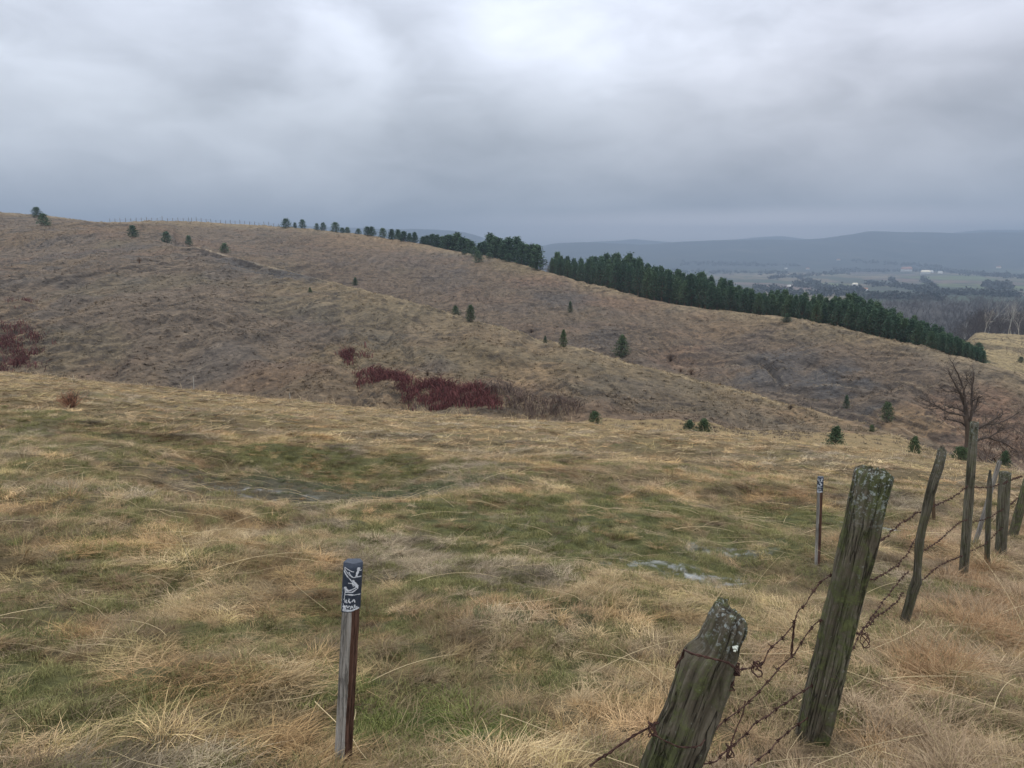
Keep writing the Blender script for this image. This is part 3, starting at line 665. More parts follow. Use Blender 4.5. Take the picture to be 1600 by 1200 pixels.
def tree_root(name, meshes, parts=('crown', 'trunk')):
    e = bpy.data.objects.new(name, None); e.empty_display_size = .3
    ch = []
    for p, m in zip(parts, meshes):
        o = bpy.data.objects.new(p, m); o.parent = e; ch.append(o)
    return e, ch
def place(protoT, name, x, y, scale, rz, label, cat, group=None, dz=0., sx=1.):
    e, ch = protoT
    r = e.copy(); r.name = name; COL.objects.link(r)
    r.location = (x, y, float(zfull(x, y))+dz); r.rotation_euler = (rng.normal(0, .02), rng.normal(0, .02), rz); r.scale = (scale*sx, scale*sx, scale)
    for c_ in ch:
        d = c_.copy(); COL.objects.link(d); d.parent = r
    r['label'] = label; r['category'] = cat
    if group: r['group'] = group
    return r
FOR = [tree_root('pine_tree', pine_meshes('forest%d' % i, 10, 5.2, .13, 3400, 300+i, .31, 'egg')) for i in range(4)]
SKY = [tree_root('pine_tree', pine_meshes('solo%d' % i, 5, 4.7, -.02, 1300, 320+i, .36, 'round')) for i in range(3)]
TALL = [tree_root('pine_tree', pine_meshes('grove%d' % i, 8, 4.2, .02, 1700, 330+i, .46, 'egg')) for i in range(3)]
SHR = [tree_root('conifer_shrub', pine_meshes('shrub%d' % i, 2, 1.7, .0, 2400, 340+i, .095, 'egg' if i else 'round', M_green)) for i in range(3)]

def at_height(px, py_base, hp):      # foot on the ground seen at that pixel, height from its apparent height
    x, y = hit(px, py_base); d = y*math.cos(PITCH)-(float(zfull(x, y))-EYE)*math.sin(PITCH)
    return x, y, hp/F*d
# forest belt behind the ridge
topc = [(858, 402), (866, 394), (890, 402), (910, 404), (940, 398), (975, 398), (1000, 404), (1040, 416), (1100, 428), (1150, 444), (1190, 450), (1250, 458), (1300, 462), (1325, 458), (1350, 466), (1400, 483), (1440, 498), (1480, 514), (1510, 526), (1545, 545)]
row_names = ['front edge', 'second row', 'middle', 'rear', 'far rear']
nfor = 0
for row in range(4):
    px = 862+row*3
    while px < 1545:
        u_, _ = conv(px, 480); f = 1.035+row*.07+rng.uniform(-.02, .02); y = float(np.interp(u_, US, rB))*f; x = u_*y
        tp = conv(px, float(np.interp(px, *zip(*topc))))[1]
        zt = tp*y+EYE; h = zt-float(zfull(x, y)); h *= rng.uniform(.74, .98) if row < 2 else rng.uniform(.86, 1.07)
        h = max(h, 1.4)
        lab = 'dark green pine in the dense forest belt behind the brown ridge'
        place(FOR[rng.integers(0, 4)], 'pine_tree', x, y, h/10, rng.uniform(0, 6.3), lab, 'tree', 'pines of the forest belt behind the ridge', -.15, sx=rng.uniform(.7, 1.05)*max(1., min(1.35, 8/h)))
        nfor += 1
        px += rng.uniform(8.5, 13.5)
# pine groves on the skyline, left of the belt
g1 = [(612, 358, 366), (622, 359, 369), (631, 361, 373), (640, 362, 376), (648, 363, 379), (661, 371, 377), (667, 370, 379), (675, 364, 382), (683, 366, 384), (691, 370, 386), (700, 365, 388), (707, 364, 389), (715, 365, 391), (722, 367, 394), (730, 370, 397), (737, 374, 399), (749, 377, 398), (756, 379, 400), (766, 366, 400), (773, 366, 402), (781, 368, 405), (788, 370, 407), (797, 373, 408), (806, 374, 410), (815, 376, 413), (823, 378, 416), (831, 382, 418), (839, 384, 421)]
for px, top, bt in g1:
    u_, _ = conv(px, bt); y = float(np.interp(u_, US, rB))*rng.uniform(.99, 1.06); x = u_*y; z = float(zfull(x, y)); h = ((conv(px, top-1)[1]*y+EYE)-z)*rng.uniform(.82, 1.12)
    big = px > 760
    where = 'in the tall dark grove at the right end of the skyline' if big else 'in the broken line of pines on the skyline'
    place(TALL[rng.integers(0, 3)], 'pine_tree', x, y, h/8, rng.uniform(0, 6.3), 'bushy dark pine '+where, 'tree', 'tall skyline grove of pines' if big else 'skyline pines in the broken line', -.1, sx=rng.uniform(1.1, 1.5) if big else rng.uniform(1.6, 2.3))
solo = [(447, 357, 15, 'broad rounded pine, first of the row on the skyline', 1.1), (461, 357, 9, 'small slim pine between two larger ones on the skyline', .8), (473, 357, 13, 'mid sized pine just left of the wide gap in the skyline row', .9),
        (495, 359, 11, 'narrow pine, left one of the close pair past the skyline gap', .8), (505, 359, 12, 'slightly taller pine, right one of the close pair past the skyline gap', .9), (524, 363, 15, 'lone broad pine right of the close pair, sitting just below the skyline', 1.),
        (535, 362, 9, 'low pine touching its neighbour, left of the two small round skyline pines', 1.1), (543, 362, 9, 'low round pine, right of the two small round skyline pines', 1.1), (560, 363, 9, 'low round pine left of the wide pair on the skyline', 1.2),
        (574, 366, 14, 'tall left half of the wide pair of pines on the skyline', 1.), (581, 367, 14, 'rounded right half of the wide pair of pines on the skyline', 1.1), (598, 371, 15, 'pointed lone pine before the long grove on the skyline', .9),
        (58, 340, 16, 'dark rounded pine standing on the skyline at the far left', 1.), (69, 355, 18, 'dark pine just below the skyline pine at the far left', 1.1), (208, 373, 19, 'round dark pine alone below the skyline fence', .9),
        (260, 379, 18, 'brownish green pine right of the round dark one below the skyline fence', .9), (295, 381, 15, 'small rusty brown pine on the upper left slope', .8), (351, 394, 15, 'small wide pine above the long dark earth bank', 1.),
        (725, 398, 9, 'tiny dark pine in front of the skyline grove', 1.), (742, 403, 15, 'dark upper pine of the close pair below the skyline grove', 1.), (748, 411, 17, 'lower pine of the close pair below the skyline grove', .9), (795, 410, 13, 'squat pine under the left foot of the tall grove', 1.3), (765, 404, 9, 'low pine peeping out at the left foot of the tall grove', 1.3)]
for px, bt, hp, lab, sx in solo:
    while True:
        x, y = hit(px, bt)
        if y < 345: break
        bt += 1
    d = y; h = hp/F*d
    place(SKY[rng.integers(0, 3)], 'pine_tree', x, y, h/5, rng.uniform(0, 6.3), lab, 'tree', None, -.08, sx*1.2)
shr = [(555, 447, 13, 'round green conifer bush on the back slope above the middle ridge line', 1.1), (485, 463, 11, 'faint green bush on the slope under the long earth bank', 1.), (735, 504, 27, 'green conifer shrub standing on the middle ridge line', .9), (712, 494, 16, 'low brownish bush left of the conifer on the middle ridge line', 1.5),
       (891, 491, 18, 'small green conifer half way up the back slope', .8), (880, 541, 28, 'slim green conifer behind the middle ridge line', .8), (971, 562, 35, 'largest green conifer shrub, in the gully behind the middle ridge', 1.15), (852, 533, 12, 'small bush in the gully left of the slim conifer', .9),
       (1229, 504, 14, 'spreading olive green bush on the crest in front of the pine belt', 1.8), (1385, 668, 32, 'green conifer shrub beside the grey slate patch', 1.), (1322, 645, 22, 'green bush below the orange bare earth', .8), (1362, 674, 12, 'low olive bush on the middle ridge end', 1.2),
       (1305, 690, 26, 'dark spiky evergreen bush just behind the meadow brow', 1.2), (1428, 708, 28, 'pointed dark conifer behind the meadow brow', .9), (1500, 722, 26, 'rounded dark evergreen bush beside the tall post', 1.5), (1077, 667, 12, 'low green bush left of its twin behind the meadow brow', 1.4), (1100, 667, 14, 'low yellow green bush right of its twin behind the meadow brow', 1.4), (930, 656, 15, 'small bright green bush peeping over the middle of the brow', 1.1), (1570, 725, 22, 'olive bush behind the fence near the right edge', 1.)]
for px, bt, hp, lab, sx in shr:
    x, y, h = at_height(px, bt, hp)
    if bt > 680 or px in (1077, 1100, 930):          # just behind the brow of the meadow
        u_, _ = conv(px, bt); y = float(np.interp(u_, US, rF))*1.12; x = u_*y
        top = conv(px, bt-hp)[1]*y+EYE; h = top-float(zfull(x, y))
    place(SHR[rng.integers(0, 3)], 'conifer_shrub', x, y, h/2, rng.uniform(0, 6.3), lab, 'shrub', None, -.05, sx*.9)
# small brown bushes on the back slope
def bushmesh(name, h, n, seed, m, spread=.55):
    r = np.random.default_rng(seed); mb = MB()
    for k in range(n):
        a = r.uniform(0, 6.3); t = r.uniform(0, spread); p = np.zeros(3); p[2] = -.05; pts = [p]
        for j in range(4):
            d = np.array([math.cos(a)*math.sin(t), math.sin(a)*math.sin(t), math.cos(t)]); p = p+d*h/4*r.uniform(.7, 1.1); pts.append(p); t += r.normal(.08, .2); a += r.normal(0, .4)
            if j > 0:
                q = p+np.array([r.normal(0, .16), r.normal(0, .16), r.uniform(.02, .25)])*h; mb.tube([p, (p+q)/2+r.normal(0, .02, 3)*h, q], [.006*h, .005*h, .004*h], 3, r.uniform(0, 1))
        mb.tube(pts, np.linspace(.014, .005, 5)*h, 3, r.uniform(0, 1))
    return mb.mesh(name, [m])
bb = [bushmesh('brown_bush%d' % i, 1, 60, 400+i, M_brown, .8) for i in range(2)]
for px, bt, hp, lab, sx in [(1048, 562, 12, 'rusty brown round bush on the lower back slope', 1.2), (1063, 581, 7, 'small dark bush left of its twin near the middle ridge line', 1.1), (1080, 581, 9, 'small dark bush right of its twin near the middle ridge line', 1.3), (218, 413, 12, 'narrow dark upright bush on the left slope', .4), (830, 527, 8, 'tiny brown bush on the back slope above the ridge line', 1.4), (1235, 640, 9, 'small dark bush at the end of the middle ridge', 1.2), (668, 584, 9, 'small bare bush above the crimson thicket', 1.)]:
    x, y, h = at_height(px, bt, hp)
    o = ob('bare_bush', bb[int(rng.integers(0, 2))], label=lab, category='bush'); o.location = (x, y, float(zfull(x, y))); o.scale = (h*sx, h*sx, h)
# rusty little bush on the meadow
x, y, h = at_height(110, 634, 31)
e = empty('rusty_bush', (x, y, float(zfull(x, y))), label='small bare bush with rust coloured leaves on the left of the meadow', category='bush')
ob('stems', bushmesh('rusty_stems', h, 34, 421, M_bare, .75), e)
ob('leaves', bushmesh('rusty_leaves', h*1.03, 70, 422, M_rust, .95), e)

# crimson thickets: many thin stems
def thicket(name, poly, n, hm, label, m=M_red, hvar=(.5, 1.0)):
    P = np.array(poly, float); mb = MB(); c_ = 0
    lo, hi = P.min(0), P.max(0)
    while c_ < n:
        px, py = rng.uniform(lo, hi)
        ins = False; j = len(P)-1
        for i in range(len(P)):
            if (P[i][1] > py) != (P[j][1] > py) and px < (P[j][0]-P[i][0])*(py-P[i][1])/(P[j][1]-P[i][1])+P[i][0]: ins = not ins
            j = i
        if not ins: continue
        c_ += 1
        px += rng.normal(0, 5); py += rng.normal(0, 1.5)
        if vnoise(np.array(px*.07), np.array(py*.16), 9) < .47: continue
        x, y = hit(px, py)
        if not 50 < y < 340: continue
        z = float(zfull(x, y)); h = hm*rng.uniform(*hvar)
        h *= .45+1.0*float(vnoise(np.array(px*.16), np.array(py*.4), 12))
        for q in range(3):
            a = rng.normal(0, .6); b = rng.normal(0, .5); x1 = x+rng.normal(0, .35); y1 = y+rng.normal(0, .35); hh = h*rng.uniform(.6, 1)
            mb.tube([(x1, y1, z-.15), (x1+a*hh*.35, y1+b*hh*.35, z+hh*.62), (x1+a*hh, y1+b*hh, z+hh)], [.030, .022, .012], 3, rng.uniform(0, 1))
    ob(name, mb.mesh(name, [m]), kind='stuff', label=label, category='thicket')
thicket('crimson_thicket', [(560, 578), (600, 583), (640, 594), (690, 606), (730, 618), (765, 630), (780, 650), (760, 655), (690, 650), (650, 640), (628, 620), (590, 605), (560, 597)], 2100, .72, 'long crimson thicket running down the gully to the meadow brow')
thicket('crimson_thicket', [(530, 543), (573, 541), (568, 553), (540, 557)], 300, .7, 'small crimson thicket at the head of the gully')
thicket('crimson_thicket', [(-30, 505), (30, 517), (60, 528), (82, 543), (78, 556), (40, 560), (-30, 548)], 650, .95, 'crimson thicket on the slope at the left edge')
thicket('crimson_thicket', [(15, 487), (50, 486), (58, 496), (30, 497)], 160, .9, 'little crimson patch above the left edge thicket')
thicket('crimson_thicket', [(-20, 555), (60, 558), (70, 582), (-20, 584)], 260, .9, 'thin dull crimson scrub low at the left edge', M_red)
thicket('grey_scrub', [(730, 612), (790, 618), (870, 628), (930, 650), (800, 648), (740, 625)], 500, .9, 'grey leafless scrub right of the crimson thicket', M_twig)

# bare trees
def bare_tree(seed, h, depth=5, trunk=.035, m=M_bare, spread=.5, up=.5, lean=(0, 0), thin=.0022, first=.28):
    r = np.random.default_rng(seed); tb, cb = MB(), MB()
    def grow(p, d, L, rad, lev):
        pts = [p]; n = 4
        for j in range(n):
            d = d+r.normal(0, .13, 3)+np.array([0, 0, .06*up]); d = d/np.linalg.norm(d); p = p+d*L/n; pts.append(p)
        r2 = max(rad*.62, thin*h*.6)
        (tb if lev == 0 else cb).tube(pts, np.linspace(rad, r2, n+1), 6 if lev < 2 else 3, r.uniform(0, 1))
        if lev >= depth: return
        for k in range(r.integers(2, 4) if lev else r.integers(3, 5)):
            q = pts[-1] if k < 2 else pts[r.integers(2, n)]
            nd = d+r.normal(0, spread, 3); nd[2] = max(nd[2], -.1)+.1*up; nd /= np.linalg.norm(nd)
            grow(q, nd, L*r.uniform(.6, .88), r2*r.uniform(.6, .9), lev+1)
    grow(np.array([0, 0, -.1]), np.array([lean[0], lean[1], 1.]), h*first, trunk*h, 0)
    return cb.mesh('bare_crown', [m]), tb.mesh('bare_trunk', [m])
# the big bare tree behind the fence: limbs follow the photograph, standing in the hollow beyond the brow
uT, _ = conv(1508, 715); yT = float(np.interp(uT, US, rF))*1.16; xT = uT*yT; zT = float(zfull(xT, yT))
def PT(px, py, dy=0.):
    u, t = conv(px, py); y = yT+dy; return np.array([u*y, y, t*y+EYE])
e = empty('bare_tree', (xT, yT, zT), label='dark leafless tree with spreading pruned limbs behind the tall grey post', category='tree')
tr, lb = MB(), MB()
org = np.array([xT, yT, zT])
def limb(pts, r0, r1, sub=True, seed=0, dens=1.):
    r = np.random.default_rng(seed); P = np.array([PT(*p) for p in pts])-org
    t = np.linspace(0, 1, len(P)); tt = np.linspace(0, 1, len(P)*4); Pi = np.stack([np.interp(tt, t, P[:, i]) for i in range(3)], 1)
    Pi[1:-1] = (Pi[:-2]+Pi[2:]+Pi[1:-1]*2)/4; Pi += r.normal(0, .010, Pi.shape); lb.tube(Pi, np.linspace(r0, r1, len(Pi)), 6, r.uniform(0, 1))
    if sub:
        for k in range(int(len(Pi)*1.5*dens)):
            j = r.integers(2, len(Pi)); tg = Pi[j]-Pi[j-1]; tg /= np.linalg.norm(tg)+1e-9
            d = tg+r.normal(0, .55, 3); d /= np.linalg.norm(d); L_ = r.uniform(.15, .6); p = Pi[j]; pts2 = [p]
            for q in range(4): d = d+r.normal(0, .2, 3)+np.array([0, 0, .06]); d /= np.linalg.norm(d); p = p+d*L_/4; pts2.append(p)
            lb.tube(pts2, np.linspace(.013, .006, 5), 3, r.uniform(0, 1))
            for w_ in range(3):
                p2 = pts2[r.integers(1, 5)]; d3 = d+r.normal(0, .6, 3); d3 /= np.linalg.norm(d3); lb.tube([p2, p2+d3*L_*.3, p2+d3*L_*.55+r.normal(0, .02, 3)], [.008, .006, .0045], 3, r.uniform(0, 1))
tr.tube([np.array([0, 0, -.3]), PT(1512, 700)-org, PT(1513, 680)-org, PT(1512, 665)-org, PT(1508, 650, .05)-org], [.17, .14, .13, .12, .10], 8, .5)
for i, (pts, a, b) in enumerate([([(1510, 655), (1508, 635, .1), (1502, 618), (1495, 605), (1490, 595), (1483, 583)], .085, .022),
    ([(1512, 655), (1510, 640), (1509, 630, -.1), (1505, 605), (1500, 590), (1492, 575, -.3), (1488, 567, -.3)], .07, .016),
    ([(1515, 660), (1519, 640, -.2), (1518, 620, -.2), (1519, 605, -.3), (1522, 582, -.3)], .07, .03),
    ([(1518, 648, -.1), (1523, 640), (1527, 628), (1530, 619)], .045, .03),
    ([(1512, 668), (1500, 659), (1480, 655, -.4), (1477, 654, -.5)], .05, .018),
    ([(1509, 650), (1495, 647, .3), (1478, 643, .5), (1462, 633, .6), (1447, 626, .8), (1440, 623, .9)], .05, .014),
    ([(1509, 645), (1490, 636, -.3), (1475, 634, -.5), (1455, 640, -.8)], .03, .01),
    ([(1514, 675), (1525, 670, -.3), (1540, 664, -.5), (1553, 656, -.6), (1566, 648, -.7)], .075, .022),
    ([(1514, 690), (1530, 687, .2), (1543, 683, .4), (1556, 688, .5), (1570, 692, .6), (1588, 704, .8)], .07, .02),
    ([(1545, 684, .4), (1556, 677, .3), (1568, 670, .3), (1585, 668, .3)], .04, .015),
    ([(1540, 664, -.5), (1556, 662, -.2), (1575, 655, 0), (1592, 645, 0)], .04, .013),
    ([(1502, 618), (1493, 612, .3), (1480, 612, .5), (1470, 607, .6)], .025, .012),
    ([(1519, 605, -.3), (1513, 596), (1510, 592)], .02, .012),
    ([(1519, 628, -.2), (1526, 622, -.5), (1530, 628, -.7)], .03, .02)]):
    limb([(p+(0.,))[:3] for p in pts], a, b, seed=500+i, dens=.9)
ob('trunk', tr.mesh('trunk', [M_bare]), e); ob('limbs', lb.mesh('limbs', [M_bare]), e)
TW = [tree_root('leafless_tree', bare_tree(600+i, 5, 6, .018, M_twig, .42, .7, first=.2)) for i in range(3)]
def behind_brow(px, top, fac=1.2):
    u_, _ = conv(px, 700); y = float(np.interp(u_, US, rF))*fac; x = u_*y; return x, y, (conv(px, top)[1]*y+EYE)-float(zfull(x, y))
for px, top, fac, lab, sx in [(1572, 612, 1.3, 'large purplish bare bush behind the right end of the fence', 1.7), (1605, 625, 1.35, 'purplish bare bush cut by the right edge', 1.6), (1548, 640, 1.4, 'purplish bare bush between the dark tree and its larger neighbour', 1.4)]:
    x, y, h = behind_brow(px, top, fac); place(TW[int(rng.integers(0, 3))], 'leafless_tree', x, y, h/4.6, rng.uniform(0, 6), lab, 'tree', None, 0, sx)
x, y, h = behind_brow(828, 608, 1.22); place(TW[1], 'leafless_tree', x, y, h/4.8, 1., 'lone slender leafless tree right of the crimson thicket, behind the brow', 'tree', None, 0, .8)
x, y, h = behind_brow(852, 622, 1.22); place(TW[0], 'leafless_tree', x, y, h/4.8, 2., 'faint grey bare bush beside the lone slender leafless tree', 'bush', None, 0, 1.0)
# pale leafless trees in the gap between grove and belt
for k, px in enumerate((851, 855, 859, 863)):
    u_, _ = conv(px, 410); y = float(np.interp(u_, US, rB))*1.22; x = u_*y; h = (conv(px, (388, 391, 390, 396)[k])[1]*y+EYE)-float(zfull(x, y))
    place(TW[k % 3], 'leafless_tree', x, y, h/4.6, k*1., 'thin grey leafless tree in the gap between the grove and the pine belt', 'tree', 'grey trees in the gap of the pines', 0, .6)
# the wood on the far right: a brown leafless mass of trees with some pale trunks
W = [tree_root('bare_tree', bare_tree(640+i, 12, 4, .014, M_twig, .4, .9, thin=.006, first=.3)) for i in range(3)]
wV = []; wQ = []; wA = []; cnt = 0
src = []
for e_, ch in W:
    vs_, qs_, as_ = [], [], []; nn = 0
    for c_ in ch:
        me = c_.data; v = np.empty(len(me.vertices)*3, np.float32); me.vertices.foreach_get('co', v); q = np.empty(len(me.loops), np.int32); me.loops.foreach_get('vertex_index', q)
        a = np.empty(len(me.vertices), np.float32); me.attributes['bl'].data.foreach_get('value', a)
        vs_.append(v.reshape(-1, 3)); qs_.append(q.reshape(-1, 4)+nn); as_.append(a); nn += len(me.vertices)
    src.append((np.vstack(vs_), np.vstack(qs_), np.concatenate(as_)))
for k in range(1250):
    y = math.exp(rng.uniform(math.log(345), math.log(1000))); px = rng.uniform(1330, 1680); u_, _ = conv(px, 500); x = u_*y
    if y < 420 and px < 1440: continue
    v, q, a = src[rng.integers(0, 3)]; s = rng.uniform(.8, 1.35); th = rng.uniform(0, 6.3); cs, sn = math.cos(th), math.sin(th)
    v2 = np.stack([(v[:, 0]*cs-v[:, 1]*sn)*s*1.3, (v[:, 0]*sn+v[:, 1]*cs)*s*1.3, v[:, 2]*s], 1)+np.array([x, y, float(zfull(x, y))])
    wV.append(v2); wQ.append(q+cnt); wA.append(np.clip(a*.5+rng.uniform(0, .5), 0, 1)); cnt += len(v)
ob('bare_woodland', mesh_np('bare_woodland', np.vstack(wV), np.vstack(wQ), [M_wood_twig], {'bl': np.concatenate(wA)}), kind='stuff', label='brown leafless woodland filling the slope on the right beyond the pines', category='woodland')
BI = [tree_root('birch_tree', bare_tree(660+i, 12, 4, .017, M_pale, .3, .9, thin=.004, first=.5)) for i in range(2)]
for k, (px, bt, hp) in enumerate([(1463, 509, 26), (1467, 512, 20), (1545, 512, 30), (1575, 516, 28), (1594, 518, 26), (1580, 512, 22), (1539, 500, 22), (1562, 506, 20), (1512, 508, 20), (1416, 496, 20)]):
    u_, _ = conv(px, bt); y = lerp(330, 400, (k % 3)/3); x = u_*y; z = float(zfull(x, y)); h = hp/F*y*1.35
    lab = 'pale birch trunk showing at the edge of the leafless wood'
    place(BI[k % 2], 'birch_tree', x, y, h/11, k*1.3, lab, 'tree', 'pale birches at the edge of the leafless wood', -.3, .8)
for k, (px, bt, hp, lab) in enumerate([(1571, 562, 14, 'small bare tree on the ochre field at the right'), (1597, 560, 22, 'bare tree on the ochre field cut by the right edge'), (1565, 540, 9, 'low bare hedge tree at the top of the ochre field')]):
    x, y, h = at_height(px, bt, hp); place(W[k % 3], 'leafless_tree', x, y, h/10, k, lab, 'tree', None, -.1, 1.2)
x, y, h = at_height(1594, 572, 10); place(SHR[0], 'conifer_shrub', x, y, h/2, 0, 'round green bush at the right edge where the ochre field meets the ridge', 'shrub', None, 0, 1.3)
x, y, h = at_height(1528, 556, 14); place(SHR[1], 'conifer_shrub', x, y, h/2, 0, 'paler green pine bush ending the pine belt on the right', 'shrub', None, 0, 1.9)
# tree belts across the valley floor
mb = []
V = []; Q = []; A = []; cnt = 0
def blobtree(x, y, h, wd, tone):
    global cnt
    n = 16; r = rng
    c_ = np.stack([r.normal(0, wd*.28, n), r.normal(0, wd*.28, n), np.abs(r.normal(.45, .25, n))*h], 1)
    z = float(zfull(x, y))
    for q in c_:
        d1 = r.normal(0, 1, 3); d1 /= np.linalg.norm(d1); d2 = np.cross(d1, r.normal(0, 1, 3)); d2 /= np.linalg.norm(d2); s = h*.28
        V.append(np.array([q-d1*s, q+d2*s*.8, q+d1*s, q-d2*s*.8])+np.array([x, y, z])); Q.append(np.arange(4)+cnt); cnt += 4; A.extend([tone]*4)
belts = [((1150, 461), (1330, 462), 40, 9), ((1240, 447), (1350, 455), 46, 9), ((1200, 437), (1330, 426), 50, 10), ((1300, 424), (1480, 424), 60, 11), ((1060, 424), (1230, 428), 60, 9), ((1480, 426), (1610, 436), 70, 12), ((1350, 444), (1460, 455), 40, 9), ((1540, 448), (1575, 452), 40, 12), ((1430, 458), (1600, 464), 50, 10), ((1060, 410), (1250, 415), 60, 12), ((1330, 410), (1470, 418), 60, 10), ((1240, 432), (1280, 445), 26, 8), ((1390, 436), (1400, 446), 12, 9), ((1440, 438), (1460, 452), 22, 9), ((980, 420), (1100, 428), 30, 9), ((1330, 466), (1470, 470), 50, 9), ((1180, 452), (1240, 458), 30, 9)]
for (a0, b0), (a1, b1), n, h in belts:
    for k in range(int(n*1.6)):
        f = rng.uniform(); px = lerp(a0, a1, f); py = lerp(b0, b1, f)+rng.normal(0, 1.2)
        x, y = hit(px, py)
        if y < 900: continue
        blobtree(x, y, h*rng.uniform(.7, 1.3), h*1.3, rng.uniform(0, 1))
M_belt = col_mat('far_tree_belt', (.045, .05, .042), .4, obj=False, nscale=.01)
ob('tree_belts', mesh_np('tree_belts', np.vstack(V), np.array(Q), [M_belt], {'bl': np.array(A)}, smooth=False), kind='stuff', label='dark far-off tree belts between the valley fields', category='woodland')
# houses in the valley
def house(px, py, wpx, lab, rz, big=1.):
    x, y = hit(px, py); wd = wpx/F*y; z = float(zfull(x, y))
    e = empty('farm_house', (x, y, z), rz, label=lab, category='house')
    h = wd*.32; a = MB(); a.box((0, 0, h/2-.5), (wd/2, wd*.28, h/2+.5), .6); ob('wall', a.mesh('wall', [M_wall], False), e)
    r = MB(); d = wd*.31; L_ = wd*.53; t = h*1.75
    Vv = np.array([(-L_, -d, h), (L_, -d, h), (L_, 0, t), (-L_, 0, t), (-L_, d, h), (L_, d, h), (-L_, -d, h-.12*h), (L_, -d, h-.12*h), (-L_, d, h-.12*h), (L_, d, h-.12*h)])
    r.add(Vv, [(0, 1, 2, 3), (3, 2, 5, 4), (6, 7, 1, 0), (4, 5, 9, 8), (0, 3, 4, 8), (1, 9, 5, 2), (6, 8, 9, 7)], .5); ob('roof', r.mesh('roof', [M_roof if big else M_wall], False), e)
for p in [(1446, 429, 12, 'long white farm building left of the white cluster on the green field', .1, 0), (1454, 427, 7, 'small white house in the white cluster, just above the long farm building', .3, 0), (1469, 428, 6, 'white house at the right of the white cluster', -.2, 0),
          (1416, 425, 14, 'red roofed barn left of the white cluster', .05, 1), (1336, 446, 7, 'bright white house on the lit field edge', .2, 0), (1351, 454, 8, 'white house with red roof below the bright white one', -.1, 1), (1233, 448, 5, 'small white house far left among the tree belts', .2, 0),
          (1262, 421, 5, 'pale distant house among the higher fields', .4, 1), (1228, 421, 4, 'tiny pale house left of the pale distant house', .4, 0), (1310, 409, 5, 'small grey house near the foot of the far hills', .2, 1), (1560, 421, 6, 'small grey house near the right edge below the hills', .2, 1)]:
    house(*p)

# ------------------------------------------------------------------ skyline fence
p0 = hit(170, 349)
e = None
pts = []
for px in np.concatenate([np.arange(172, 300, 8.2), np.arange(300, 440, 7.5)]):
    u_, _ = conv(px, 350); y = float(np.interp(u_, US, rB))*1.0; x = u_*y; pts.append((x, y, float(zfull(x, y))))
e = empty('wire_fence', pts[0], label='distant post and wire fence running along the left skyline', category='fence')
o0 = np.array(pts[0])
for k, p in enumerate(pts):
    m = MB(); h = rng.uniform(1.3, 1.9); q = np.array(p)-o0; ln = rng.normal(0, .07)
    m.tube([q+np.array([0, 0, -.2]), q+np.array([ln, 0, h])], [.09, .075], 5, .5); ob('post', m.mesh('post', [M_bark]), e)
for zz_ in (1.15, .7):
    m = MB(); m.tube([np.array(p)-o0+np.array([0, -.1, zz_]) for p in pts], .012, 3, .3); ob('wire', m.mesh('wire', [M_wire]), e)

